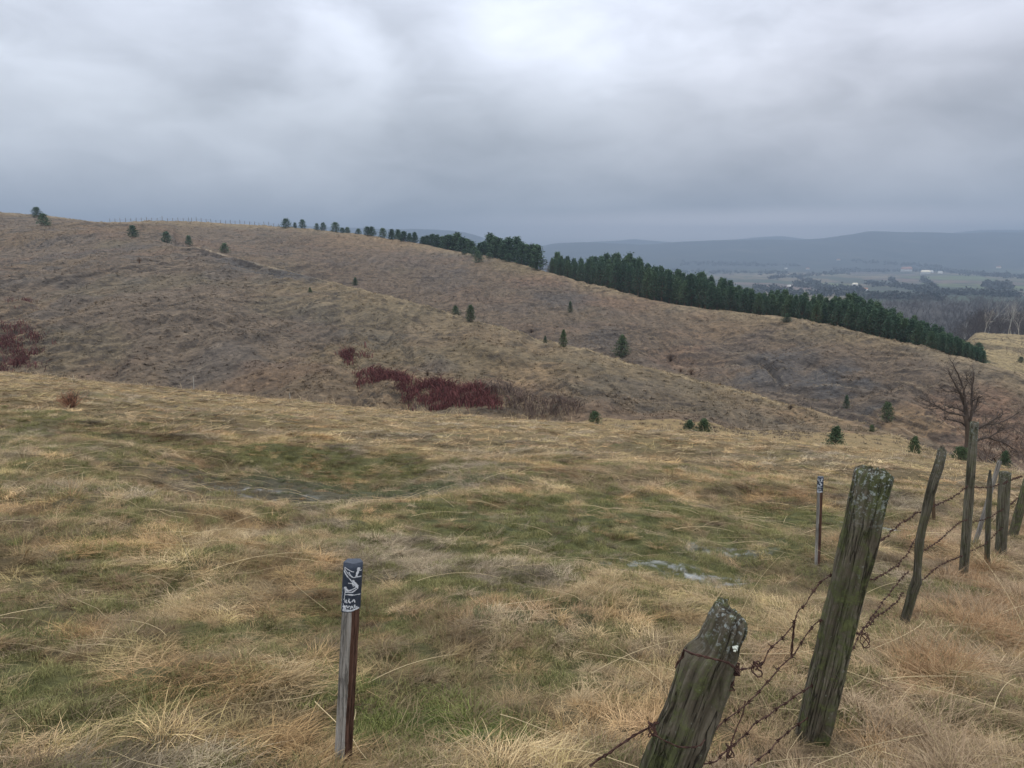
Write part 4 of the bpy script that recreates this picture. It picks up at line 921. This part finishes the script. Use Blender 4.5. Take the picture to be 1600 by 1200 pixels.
# ------------------------------------------------------------------ near fence
def hitfull(px, py):
    u, t = conv(px, py); ys = np.exp(np.linspace(math.log(1.4), math.log(60), 3000)); z = zfull(u*ys, ys)-EYE
    k = int(np.argmax(z >= t*ys)); y = float(ys[k]); return np.array([u*y, y, z[k]+EYE])
def pt_at(px, py, y):
    u, t = conv(px, py); return np.array([u*y, y, t*y+EYE])
def make_post(base, top, prof, depth, mat_, seed, rot=0., power=3.0, capn=.012, crooked=0., bury=.25, name='post', groove=.006, parent_loc=(0, 0, 0), rings=46, per=36, parent=None, topfun=None, label=None):
    """prof: list of (fraction of height, left offset, right offset) in metres across the post"""
    r = np.random.default_rng(seed); base = np.array(base, float); top = np.array(top, float)
    ax = top-base; L_ = np.linalg.norm(ax); ax /= L_; base = base-ax*bury; Lt = L_+bury
    sd = np.array([math.cos(rot), math.sin(rot), 0]); sd -= ax*sd.dot(ax); sd /= np.linalg.norm(sd); fw = np.cross(ax, sd)
    S = np.linspace(0, 1, rings); th = np.arange(per)*2*math.pi/per
    fr = (S*Lt-bury)/L_; pf = np.array(prof); l = np.interp(fr, pf[:, 0], pf[:, 1]); R = np.interp(fr, pf[:, 0], pf[:, 2])
    ctr = (l+R)/2; half = (R-l)/2; ct = np.cos(th); st = np.sin(th)
    den_ = (np.abs(ct)**power+np.abs(st)**power)**(-1/power)
    gr = (vnoise(th*3.2+seed, th*0, seed)-.5)*2+(vnoise(th*7.1, th*0+3, seed+1)-.5); gr[-1] = (gr[0]+gr[-2])/2
    V = []; U_ = []; SF = []
    wob = np.stack([fbm(S*4+seed, S*0, 3, seed+5)-.5, fbm(S*4+seed, S*0+9, 3, seed+6)-.5], 1)*crooked
    for i in range(rings):
        rough = (fbm(th*2.5+seed, np.full(per, S[i]*9.), 3, seed+7)-.5)*groove*1.6
        w_ = den_*ct*(half[i]+gr*groove+rough)+ctr[i]+wob[i, 0]; d_ = den_*st*(depth*min(1, .3+half[i]/(half[0]+1e-6)*.7)+gr*groove+rough)+wob[i, 1]
        zz_ = np.full(per, S[i]*Lt)
        if topfun is not None: zz_ = zz_-sstep(S[i], .8, 1.)*topfun(den_*ct*half[i]+ctr[i], den_*st*depth, r)
        V.append(base+sd*w_[:, None]+fw*d_[:, None]+ax*zz_[:, None]); U_.append(np.stack([th*.06, zz_], 1)); SF += [max(0, fr[i])]*per
    # rough end grain
    last = V[-1]; cen = last.mean(0)
    for f in (.75, .45, .15):
        q = cen+(last-cen)*f+ax[None]*(r.uniform(-capn, capn, per)[:, None])+ax*capn*.4; V.append(q); U_.append(np.stack([th*.06*f, np.full(per, Lt+.02)], 1)); SF += [1.]*per
    V = np.vstack(V); nr = rings+3
    i = np.arange(nr-1)[:, None]*per; j = np.arange(per)[None]; j2 = (j+1) % per
    Qd = np.stack([i+j, i+j2, i+per+j2, i+per+j], -1).reshape(-1, 4)
    k0 = (nr-1)*per; cap = np.array([(k0+a, k0+a+1, k0+per-2-a, k0+per-1-a) for a in range(0, per//2-1)])
    me = mesh_np(name, V-np.array(parent_loc), np.vstack([Qd, cap]), [mat_], {'sfrac': np.array(SF)}, uv=np.vstack(U_))
    o = ob(name, me, parent)
    if label: o['label'] = label
    return o, ax, sd, fw
# positions along the fence line
B2 = hitfull(1266, 1160); B3 = hitfull(1411, 978); B4 = hitfull(1505, 903); B5 = hitfull(1542, 884); B6 = hitfull(1563, 868); B7 = hitfull(1582, 838)
B1 = pt_at(1008, 1318, 2.30); B1[2] = float(zfull(B1[0], B1[1]))
FE = empty('barbed_wire_fence', tuple(B2), label='old leaning wooden post fence with rusty barbed wire on the right of the meadow', category='fence')
fl = tuple(B2)
def K(y): return (y*math.cos(PITCH)+2.0*math.sin(PITCH))/F      # metres per photo pixel near that distance
k1 = K(2.25)
T1 = pt_at(1141, 948, 2.22)
def notch(wd, dp, r): return np.where(wd < -.018, .014, 0)+ np.where(wd > .016, .028, 0)+np.where((wd > .004) & (wd <= .018), .04, 0)
make_post(B1, T1, [(-.3, -34*k1, 34*k1), (.45, -34*k1, 34*k1), (.62, -34*k1, 33*k1), (.76, -33*k1, 33*k1), (.80, -29*k1, 31*k1), (.835, -21*k1, 29*k1), (.9, -18*k1, 26*k1), (.97, -17*k1, 28*k1), (1., -15*k1, 25*k1)], .07, M_wood_moss, 3, rot=.1, power=3.2, capn=.008, crooked=.01, parent_loc=fl, parent=FE, rings=90, per=72, groove=.014, topfun=notch, label='thick mossy leaning post with a split narrow head, nearest of the fence')
k2 = K(B2[1]); T2 = pt_at(1366, 737, B2[1]-.05)
make_post(B2, T2, [(-.3, -19*k2, 20*k2), (.2, -20*k2, 20*k2), (.5, -19*k2, 20*k2), (.9, -22*k2, 22*k2), (.97, -23*k2, 23*k2), (1., -22*k2, 22*k2)], .045, M_wood_moss, 5, rot=-.22, power=7, capn=.012, crooked=.006, parent_loc=fl, parent=FE, rings=90, per=72, groove=.008, label='tall squared mossy post with grey lichen on its flat top, leaning right')
k3 = K(B3[1]); T3 = pt_at(1468, 702, B3[1]-.1)
m3 = pt_at(1425, 860, B3[1])
make_post(B3, T3, [(-.2, -7*k3, 5*k3), (.15, -3*k3, 9*k3), (.26, -1*k3, 13*k3), (.30, -1*k3, 9*k3), (.34, -2*k3, 7*k3), (.5, -8*k3, 2*k3), (.6, -9*k3, 1*k3), (.75, -8*k3, 3*k3), (.9, -6*k3, 6*k3), (.98, -4*k3, 7*k3), (1., -4*k3, 6*k3)], .028, M_wood_grey, 8, power=2.4, capn=.02, crooked=.03, parent_loc=fl, parent=FE, rings=60, per=30, groove=.005, label='thin crooked branch-like post with a knobbly head')
k4 = K(B4[1]); T4 = pt_at(1523, 660, B4[1])
make_post(B4, T4, [(-.2, -6.5*k4, 6.5*k4), (.5, -6.5*k4, 6.5*k4), (.8, -6*k4, 6*k4), (1., -5.5*k4, 5.5*k4)], .045, M_wood_grey, 11, power=2.2, capn=.008, parent_loc=fl, parent=FE, rings=50, per=30, groove=.004, label='tallest upright smooth grey round post')
k5 = K(B5[1]); T5 = pt_at(1548, 735, B5[1])
make_post(B5, T5, [(-.2, -4*k5, 4*k5), (.3, -4.2*k5, 3.2*k5), (.7, -4*k5, 3.5*k5), (.88, -3.5*k5, 3*k5), (1., -1*k5, 1*k5)], .028, M_wood_grey, 14, power=2.5, capn=.004, crooked=.015, parent_loc=fl, parent=FE, rings=40, per=24, groove=.004, label='short thin post with a pointed top beside the tallest post')
k6 = K(B6[1]); T6 = pt_at(1571, 738, B6[1])
make_post(B6, T6, [(-.2, -6*k6, 6*k6), (.3, -6*k6, 6*k6), (1., -6.5*k6, 6*k6)], .05, M_wood_grey, 17, power=5, capn=.006, parent_loc=fl, parent=FE, rings=40, per=28, groove=.004, label='short flat topped square post')
k7 = K(B7[1]); T7 = pt_at(1608, 742, B7[1]+.1)
make_post(B7, T7, [(-.2, -7*k7, 7*k7), (1., -6*k7, 6*k7)], .05, M_wood_moss, 19, power=3, capn=.006, parent_loc=fl, parent=FE, rings=40, per=24, groove=.005, label='dark slanting post cut by the right edge')
B8 = B6+np.array([.0, .45, 0]); B8[0] = B6[0]-2*k6; B8[2] = float(zfull(B8[0], B8[1])); T8 = pt_at(1562, 722, B8[1])
make_post(B8, T8, [(-.2, -3*k6, 3*k6), (1., -3*k6, 2.5*k6)], .02, M_wood_stake, 23, power=3, capn=.02, parent_loc=fl, parent=FE, rings=30, per=20, groove=.003, label='pale splintered stake behind the flat topped post')
B9 = hitfull(1459, 812); T9 = pt_at(1457, 752, B9[1])
eS = empty('thin_stake', tuple(B9), label='thin dark wooden stake just right behind the crooked post', category='stake')
k9 = K(B9[1]); make_post(B9, T9, [(-.2, -2.3*k9, 2.3*k9), (1., -2*k9, 2*k9)], .025, M_bark, 25, parent_loc=tuple(B9), parent=eS, rings=20, per=12, name='shaft', groove=.002)
# lichen tuft
lm = MB(); lc = pt_at(1149, 1013, 2.16)
for q in range(16):
    c_ = lc+rng.normal(0, .004, 3); lm.box(c_-np.array(fl), rng.uniform(.0015, .0040, 3), 0, rng.uniform(0, 3))
ob('lichen', lm.mesh('lichen', [M_lich]), FE, label='small white lichen tuft on the nearest post')

# wires: every stretch lies in the upright plane through its two posts
PL = [B1, B2, B3, B4, B5, B6, B7, B7+(B7-B6)*4]
def onplane(px, py, i, off=0.):
    a, b = PL[i], PL[i+1]; u, t = conv(px, py); d = b-a
    y = (a[1]*d[0]-a[0]*d[1])/(d[0]-u*d[1]); y = float(np.clip(y, min(a[1], b[1])-.6, max(a[1], b[1])+.6)); y += off
    return np.array([u*y, y, t*y+EYE])
def barbed(pts, lab, barb=.085, rad=.0019, seed=0, big=1.):
    r = np.random.default_rng(seed); P = np.array(pts); mb = MB()
    L = np.concatenate([[0], np.cumsum(np.linalg.norm(np.diff(P, axis=0), axis=1))])
    n = max(8, int(L[-1]/.02)); s = np.linspace(0, L[-1], n); C = np.stack([pchip(L, P[:, i], s) for i in range(3)], 1)
    C += np.stack([fbm(s*9, s*0+i, 3, seed+i)-.5 for i in range(3)], 1)*.018
    tg = np.gradient(C, axis=0); tg /= np.linalg.norm(tg, axis=1)[:, None]; e1 = np.cross(tg, [0, 0, 1.]); e1 /= np.linalg.norm(e1, axis=1)[:, None]; e2 = np.cross(tg, e1)
    for ph in (0, math.pi):
        a = s*110+ph; mb.tube(C+(np.cos(a)[:, None]*e1+np.sin(a)[:, None]*e2)*rad*1.1, rad*r.uniform(.9, 1.1)*big, 5, .5)
    if barb:
        d = barb*.5
        while d < L[-1]:
            k = int(np.interp(d, s, np.arange(n))); c_ = C[k]
            a = np.linspace(0, 4*math.pi, 14); co_ = c_+tg[k]*((a/12.6-.5)*.016)[:, None]+(np.cos(a)[:, None]*e1[k]+np.sin(a)[:, None]*e2[k])*rad*2.6; mb.tube(co_, rad*1.0*big, 4, .4)
            for q in range(4):
                v = e1[k]*r.normal(0, 1)+e2[k]*r.normal(0, 1)+tg[k]*r.normal(0, .5); v /= np.linalg.norm(v); mb.tube([c_, c_+v*.009, c_+v*.021*r.uniform(.8, 1.2)], [rad*big, rad*.8*big, rad*.4], 4, .4)
            d += barb*r.uniform(.85, 1.2)
    mb.V = [v-np.array(fl) for v in mb.V]
    ob('barbed_wire' if barb else 'tie_wire', mb.mesh('wire', [M_wire]), FE, label=lab)
Z1 = lambda pts, i: [onplane(*p, i) for p in pts]
barbed(Z1([(1597, 744), (1575, 752), (1567, 756)], 5)[::-1]+[], 'upper barbed strand right of the flat topped post', seed=1)
barbed(Z1([(1150, 1047), (1170, 1044), (1192, 1036), (1200, 1018), (1218, 1003), (1232, 988), (1242, 970), (1248, 955), (1257, 944), (1268, 928), (1282, 908), (1296, 900), (1306, 896), (1330, 880)], 0), 'upper barbed strand between the nearest post and the squared post', seed=2)
barbed(Z1([(1355, 862), (1366, 853), (1385, 838), (1400, 824), (1418, 812), (1432, 802), (1440, 797)], 1), 'upper barbed strand between the squared post and the crooked post', seed=3)
barbed(Z1([(1446, 794), (1460, 790), (1475, 784), (1490, 776), (1502, 767), (1512, 759)], 2), 'upper barbed strand between the crooked post and the tallest post', seed=4)
barbed(Z1([(1516, 761), (1528, 761), (1542, 762)], 3)+Z1([(1550, 761), (1562, 757)], 4), 'upper barbed strand right of the tallest post', seed=5)
barbed(Z1([(1105, 1150), (1132, 1126), (1150, 1112), (1167, 1097), (1183, 1082), (1200, 1067), (1220, 1045), (1237, 1025), (1250, 1004), (1270, 977), (1282, 966), (1290, 961), (1315, 945)], 0), 'middle barbed strand between the nearest post and the squared post', seed=6)
barbed(Z1([(1345, 912), (1358, 906), (1375, 900), (1392, 890), (1405, 880), (1416, 868), (1425, 852), (1430, 842)], 1), 'middle barbed strand between the squared post and the crooked post', seed=7)
barbed(Z1([(1436, 866), (1450, 856), (1462, 848), (1475, 838), (1488, 826), (1502, 815), (1510, 812)], 2), 'middle barbed strand between the crooked post and the tallest post', seed=8)
barbed(Z1([(1518, 816), (1528, 814), (1540, 811)], 3)+Z1([(1550, 807), (1560, 800)], 4)+Z1([(1575, 791), (1588, 780), (1600, 770)], 5), 'middle barbed strand right of the tallest post', seed=9)
barbed(Z1([(1085, 1195), (1127, 1180), (1145, 1165), (1160, 1150), (1182, 1130), (1205, 1114), (1225, 1100), (1245, 1086), (1262, 1074), (1280, 1066)], 0), 'lower barbed strand between the nearest post and the squared post', seed=10)
barbed(Z1([(1300, 1058), (1317, 1045), (1332, 1015), (1350, 982), (1362, 965), (1375, 947), (1390, 928), (1405, 907), (1420, 893)], 1), 'lower barbed strand between the squared post and the crooked post', seed=11)
barbed(Z1([(1300, 1000), (1325, 998), (1340, 990), (1352, 980), (1372, 962), (1395, 945), (1412, 925)], 1), 'sagging barbed strand crossing low between the squared post and the crooked post', seed=12)
barbed(Z1([(1424, 922), (1440, 908), (1455, 895), (1470, 883), (1482, 877), (1495, 872), (1504, 868)], 2), 'lower barbed strand between the crooked post and the tallest post', seed=13)
barbed(Z1([(1512, 864), (1525, 857), (1538, 850)], 3)+Z1([(1548, 842), (1557, 832), (1570, 820)], 4), 'lower barbed strand right of the tallest post', seed=14)
barbed(Z1([(1160, 1205), (1185, 1185), (1200, 1172), (1222, 1152), (1250, 1130), (1262, 1120)], 0), 'lowest barbed strand near the ground by the squared post', seed=15)
barbed(Z1([(1242, 972), (1240, 990), (1238, 1008), (1237, 1025)], 0), 'upright wire tie joining the upper and middle strands', barb=0, rad=.003, seed=16)
barbed(Z1([(1167, 1097), (1160, 1120), (1150, 1145), (1143, 1165), (1135, 1190)], 0), 'wire tie hanging from the middle strand to the grass', barb=0, rad=.002, seed=17)
barbed([pt_at(922, 1200, 2.2), pt_at(948, 1180, 2.2), pt_at(975, 1158, 2.2), pt_at(1000, 1145, 2.2), pt_at(1019, 1136, 2.2), pt_at(1027, 1130, 2.2)], 'plain rusty wire running left from the nearest post', barb=0, rad=.0028, seed=18)
barbed([pt_at(1148, 1046, 2.17), pt_at(1142, 1040, 2.13), pt_at(1125, 1032, 2.13), pt_at(1105, 1028, 2.13), pt_at(1085, 1025, 2.13), pt_at(1072, 1021, 2.15), pt_at(1067, 1026, 2.2), pt_at(1060, 1035, 2.2), pt_at(1055, 1046, 2.2)], 'grey tie wire wrapped across the nearest post', barb=0, rad=.0024, seed=19)
barbed([pt_at(1024, 1146, 2.14), pt_at(1045, 1158, 2.12), pt_at(1065, 1164, 2.12), pt_at(1085, 1163, 2.12), pt_at(1100, 1155, 2.14)], 'tie wire wrapped low across the nearest post', barb=0, rad=.0018, seed=20)
def tangle(px, py, y, r_, n, lab, seed):
    r = np.random.default_rng(seed); c_ = pt_at(px, py, y); a = np.linspace(0, n*6.28, n*14); rr_ = r_*(.5+.5*np.abs(np.sin(a*.37+seed)))
    P = c_+np.stack([np.cos(a*1.13+.5)*rr_, np.sin(a*.8)*rr_*.9, np.sin(a*.77)*rr_*1.5], 1)+r.normal(0, r_*.08, (len(a), 3))
    mb = MB(); mb.tube(P, .0026, 4, .4); mb.V = [v-np.array(fl) for v in mb.V]; ob('tie_wire', mb.mesh('tangle', [M_wire]), FE, label=lab)
tangle(1150, 1048, 2.19, .013, 4, 'knot of rusty wire at the right side of the nearest post', 1)
tangle(1183, 1044, 2.25, .016, 2, 'loose coil of wire right of the nearest post', 2)
tangle(1019, 1138, 2.17, .014, 4, 'knot of rusty wire at the left side of the nearest post', 3)
tangle(1142, 1072, 2.19, .014, 2, 'small wire loop under the upper knot', 4)
tangle(1352, 1000, 3.6, .024, 3, 'tangled barbed wire hanging between the squared and crooked posts', 5)
tangle(1140, 1172, 2.5, .015, 3, 'tangled wire in the grass beside the nearest post', 6)

# ------------------------------------------------------------------ painted marker stakes
def stake(base, top, hw, lab, seed, band, detail=True):
    base = np.array(base); top = np.array(top); e = empty('marker_stake', tuple(base), label=lab, category='marker stake', group='painted marker stakes')
    ax = top-base; L_ = np.linalg.norm(ax); ax /= L_; view = base-np.array([0, 0, base[2]]); view = view/np.linalg.norm(view)
    sd = np.cross(view, [0, 0, 1]); sd -= ax*sd.dot(ax); sd /= np.linalg.norm(sd); fw = np.cross(ax, sd)   # fw away from camera or towards it
    if fw.dot(view) > 0: fw = -fw
    hwid = hw
    # cross-section: an edge a little left of the middle faces the camera
    sec = np.array([(-1, .1), (-.93, .38), (.0, .78), (.06, .78), (.95, .38), (1, .1), (.75, -.62), (-.6, -.66)])*hwid
    def loft(z0, z1, secs, m, rings, name, mats, mi=None, tpr=.0, jag=None):
        S = np.linspace(z0, z1, rings); V = []; U_ = []
        k = len(secs); per_ = np.concatenate([[0], np.cumsum(np.linalg.norm(np.diff(secs, axis=0), axis=1))])
        for i, s in enumerate(S):
            wv_ = secs*(1+tpr*(s-z0)/L_); nz = (fbm(np.arange(k)*1.7+seed, np.full(k, s*14), 2, seed)-.5)*.0035
            zz_ = np.full(k, s)
            if jag is not None and i == 0: zz_ = zz_+jag
            V.append(base+sd*(wv_[:, 0]+nz)[:, None]+fw*(wv_[:, 1]+nz)[:, None]+ax*zz_[:, None]); U_.append(np.stack([per_, zz_], 1))
        V.append(V[-1].mean(0)[None]+(V[-1]-V[-1].mean(0))*.02); U_.append(U_[-1]*0)
        V = np.vstack(V); nr = rings+1
        i = np.arange(nr-1)[:, None]*k; j = np.arange(k)[None]; j2 = (j+1) % k
        Qd = np.stack([i+j, i+j2, i+k+j2, i+k+j], -1).reshape(-1, 4)
        mi_ = None if mi is None else np.tile(np.array(mi), nr-1)
        me = mesh_np(name, V-base, Qd, mats, {'sfrac': np.zeros(len(V))}, smooth=False, uv=np.vstack(U_), mi=mi_)
        return ob(name, me, e)
    loft(-.2, L_-.004, sec, 0, 30, 'shaft', [M_wood_stake, M_wood_red], mi=[0, 0, 0, 1, 1, 1, 1, 0], tpr=-.02)
    bs = sec*1.07+np.array([0, 0]); loft(L_-band, L_, bs, 0, 8, 'painted_band', [M_navy], jag=np.array([-.01, -.004, .0, .002, .012, .014, 0, 0]))
    capm = MB(); 
    cv = base+ax*(L_+.0015)+sd*(bs[:, 0]*.93)[:, None]+fw*(bs[:, 1]*.93)[:, None]
    capm.add(cv-base, [(0, 1, 2, 3), (0, 3, 4, 5), (0, 5, 6, 7)], .5, np.stack([bs[:, 0], bs[:, 1]], 1)); c_ = ob('top_face', capm.mesh('top_face', [M_navy], False), e)
    # white brush marks, in band coordinates taken from the photograph (x 0..1 across, y 0..1 down)
    front = bs[0:6]; fx = front[:, 0]; 
    def surf(x, y):
        X_ = lerp(bs[0][0], bs[5][0], x); D_ = np.interp(X_, fx, front[:, 1])+.0016
        return base+sd*X_+fw*D_+ax*(L_-y*band)
    mb = MB()
    def stroke(pts, wd):
        P = [( (x-490)/245., (y-150)/630.) for x, y in pts]
        t = np.arange(len(P)); tt = np.linspace(0, len(P)-1, (len(P)-1)*6+1); xs = np.interp(tt, t, [p[0] for p in P]); ysn = np.interp(tt, t, [p[1] for p in P])
        sx = 245.; sy = 630.; q = np.stack([xs*sx, ysn*sy], 1)
        for _ in range(2): q[1:-1] = (q[:-2]+2*q[1:-1]+q[2:])/4
        tg = np.gradient(q, axis=0); tg /= np.linalg.norm(tg, axis=1)[:, None]+1e-9; nn = np.stack([-tg[:, 1], tg[:, 0]], 1); w2 = wd*.62*rng.uniform(.5, 1.2, len(q))
        A_ = q+nn*w2[:, None]; B_ = q-nn*w2[:, None]
        Vv = [surf(np.clip(p[0]/sx, 0, 1), np.clip(p[1]/sy, 0.01, 1)) for pr in zip(A_, B_) for p in pr]
        Qd = [(2*i, 2*i+1, 2*i+3, 2*i+2) for i in range(len(q)-1)]
        mb.add(np.array(Vv)-base, Qd, .5)
    for pts, wd in [([(505, 200), (550, 225), (600, 245), (720, 240)], 9), ([(685, 200), (670, 250), (655, 312)], 34), ([(500, 215), (560, 290), (620, 320), (720, 320)], 10), ([(500, 240), (540, 310), (600, 370), (640, 430), (690, 470), (600, 515), (520, 520)], 13),
                    ([(610, 350), (645, 400), (685, 450)], 20), ([(685, 450), (620, 470), (570, 500), (540, 495)], 12), ([(560, 400), (610, 395), (625, 440)], 10), ([(498, 460), (512, 520), (506, 600), (510, 660)], 34), ([(520, 455), (540, 490), (570, 500)], 26), ([(520, 555), (610, 550), (720, 556)], 9), ([(550, 550), (610, 542), (640, 552)], 14),
                    ([(582, 600), (572, 640), (600, 650)], 15), ([(612, 640), (640, 605), (655, 655)], 14), ([(545, 620), (540, 660), (560, 655)], 15), ([(550, 690), (562, 725), (590, 695)], 15), ([(600, 735), (612, 690), (640, 730)], 14), ([(655, 680), (650, 718), (690, 715)], 15), ([(480, 680), (500, 720), (495, 775)], 50), ([(520, 700), (530, 740), (525, 775)], 40),
                    ([(520, 768), (620, 752), (712, 735)], 22), ([(500, 250), (520, 290), (560, 330), (590, 350)], 7), ([(560, 255), (585, 300), (610, 315)], 13)]:
        stroke(pts, wd)
    ob('brush_marks', mb.mesh('brush_marks', [M_white], False), e)
S1 = hitfull(536, 1190); S1t = pt_at(552, 877, S1[1]-.02)
stake(S1, S1t, 13.2*K(S1[1]), 'nearer grey and red-brown square stake with navy top covered in white brush marks', 41, 76*K(S1[1])*1.0)
S2 = hitfull(1277, 882); S2t = pt_at(1282, 745, S2[1])
stake(S2, S2t, 4.3*K(S2[1]), 'farther slim marker stake with navy and white top, left of the squared post', 43, 24*K(S2[1])*1.05)
# tiny pale pegs on the brow
for px, py, h, lab in [(303, 609, .9, 'tall thin pale peg on the brow left of centre'), (453, 624, .45, 'short white peg on the brow'), (115, 595, .4, 'tiny pale peg on the brow near the left edge')]:
    u_, _ = conv(px, py); y = float(np.interp(u_, US, rF))*.98; x = u_*y; z = float(zfull(x, y)); m = MB(); m.tube([(0, 0, -.1), (.01, 0, h*.5), (.0, 0, h)], [.022, .02, .014], 5, .5)
    o = ob('marker_peg', m.mesh('peg', [M_pale]), label=lab, category='peg'); o.location = (x, y, z)

# ------------------------------------------------------------------ haze
hz = MB(); zlo, zhi = min(ZMIN, -120)-1, max(ZMAX, 60)+6
hz.box((0, 4700, (zlo+zhi)/2), (9900, 5000, (zhi-zlo)/2))
hm = bpy.data.materials.new('haze'); hm.use_nodes = True; N = NT(hm.node_tree)
pv = N.n('ShaderNodeVolumePrincipled'); pv.inputs['Color'].default_value = (.40, .505, .665, 1); pv.inputs['Density'].default_value = 2.9e-4; pv.inputs['Anisotropy'].default_value = 0.
o_ = N.n('ShaderNodeOutputMaterial'); N.l(pv.outputs[0], o_.inputs['Volume'])
ob('haze', hz.mesh('haze', [hm], False), kind='stuff', label='pale blue haze thickening over the valley', category='haze')
print('forest pines', nfor, 'objects', len(sc.objects), 'zmax', ZMAX, 'zmin', ZMIN, 'hollow', HC, 'S1', S1, 'S2', S2, 'B', B1, B2, B3, B4, B5, B6, B7)
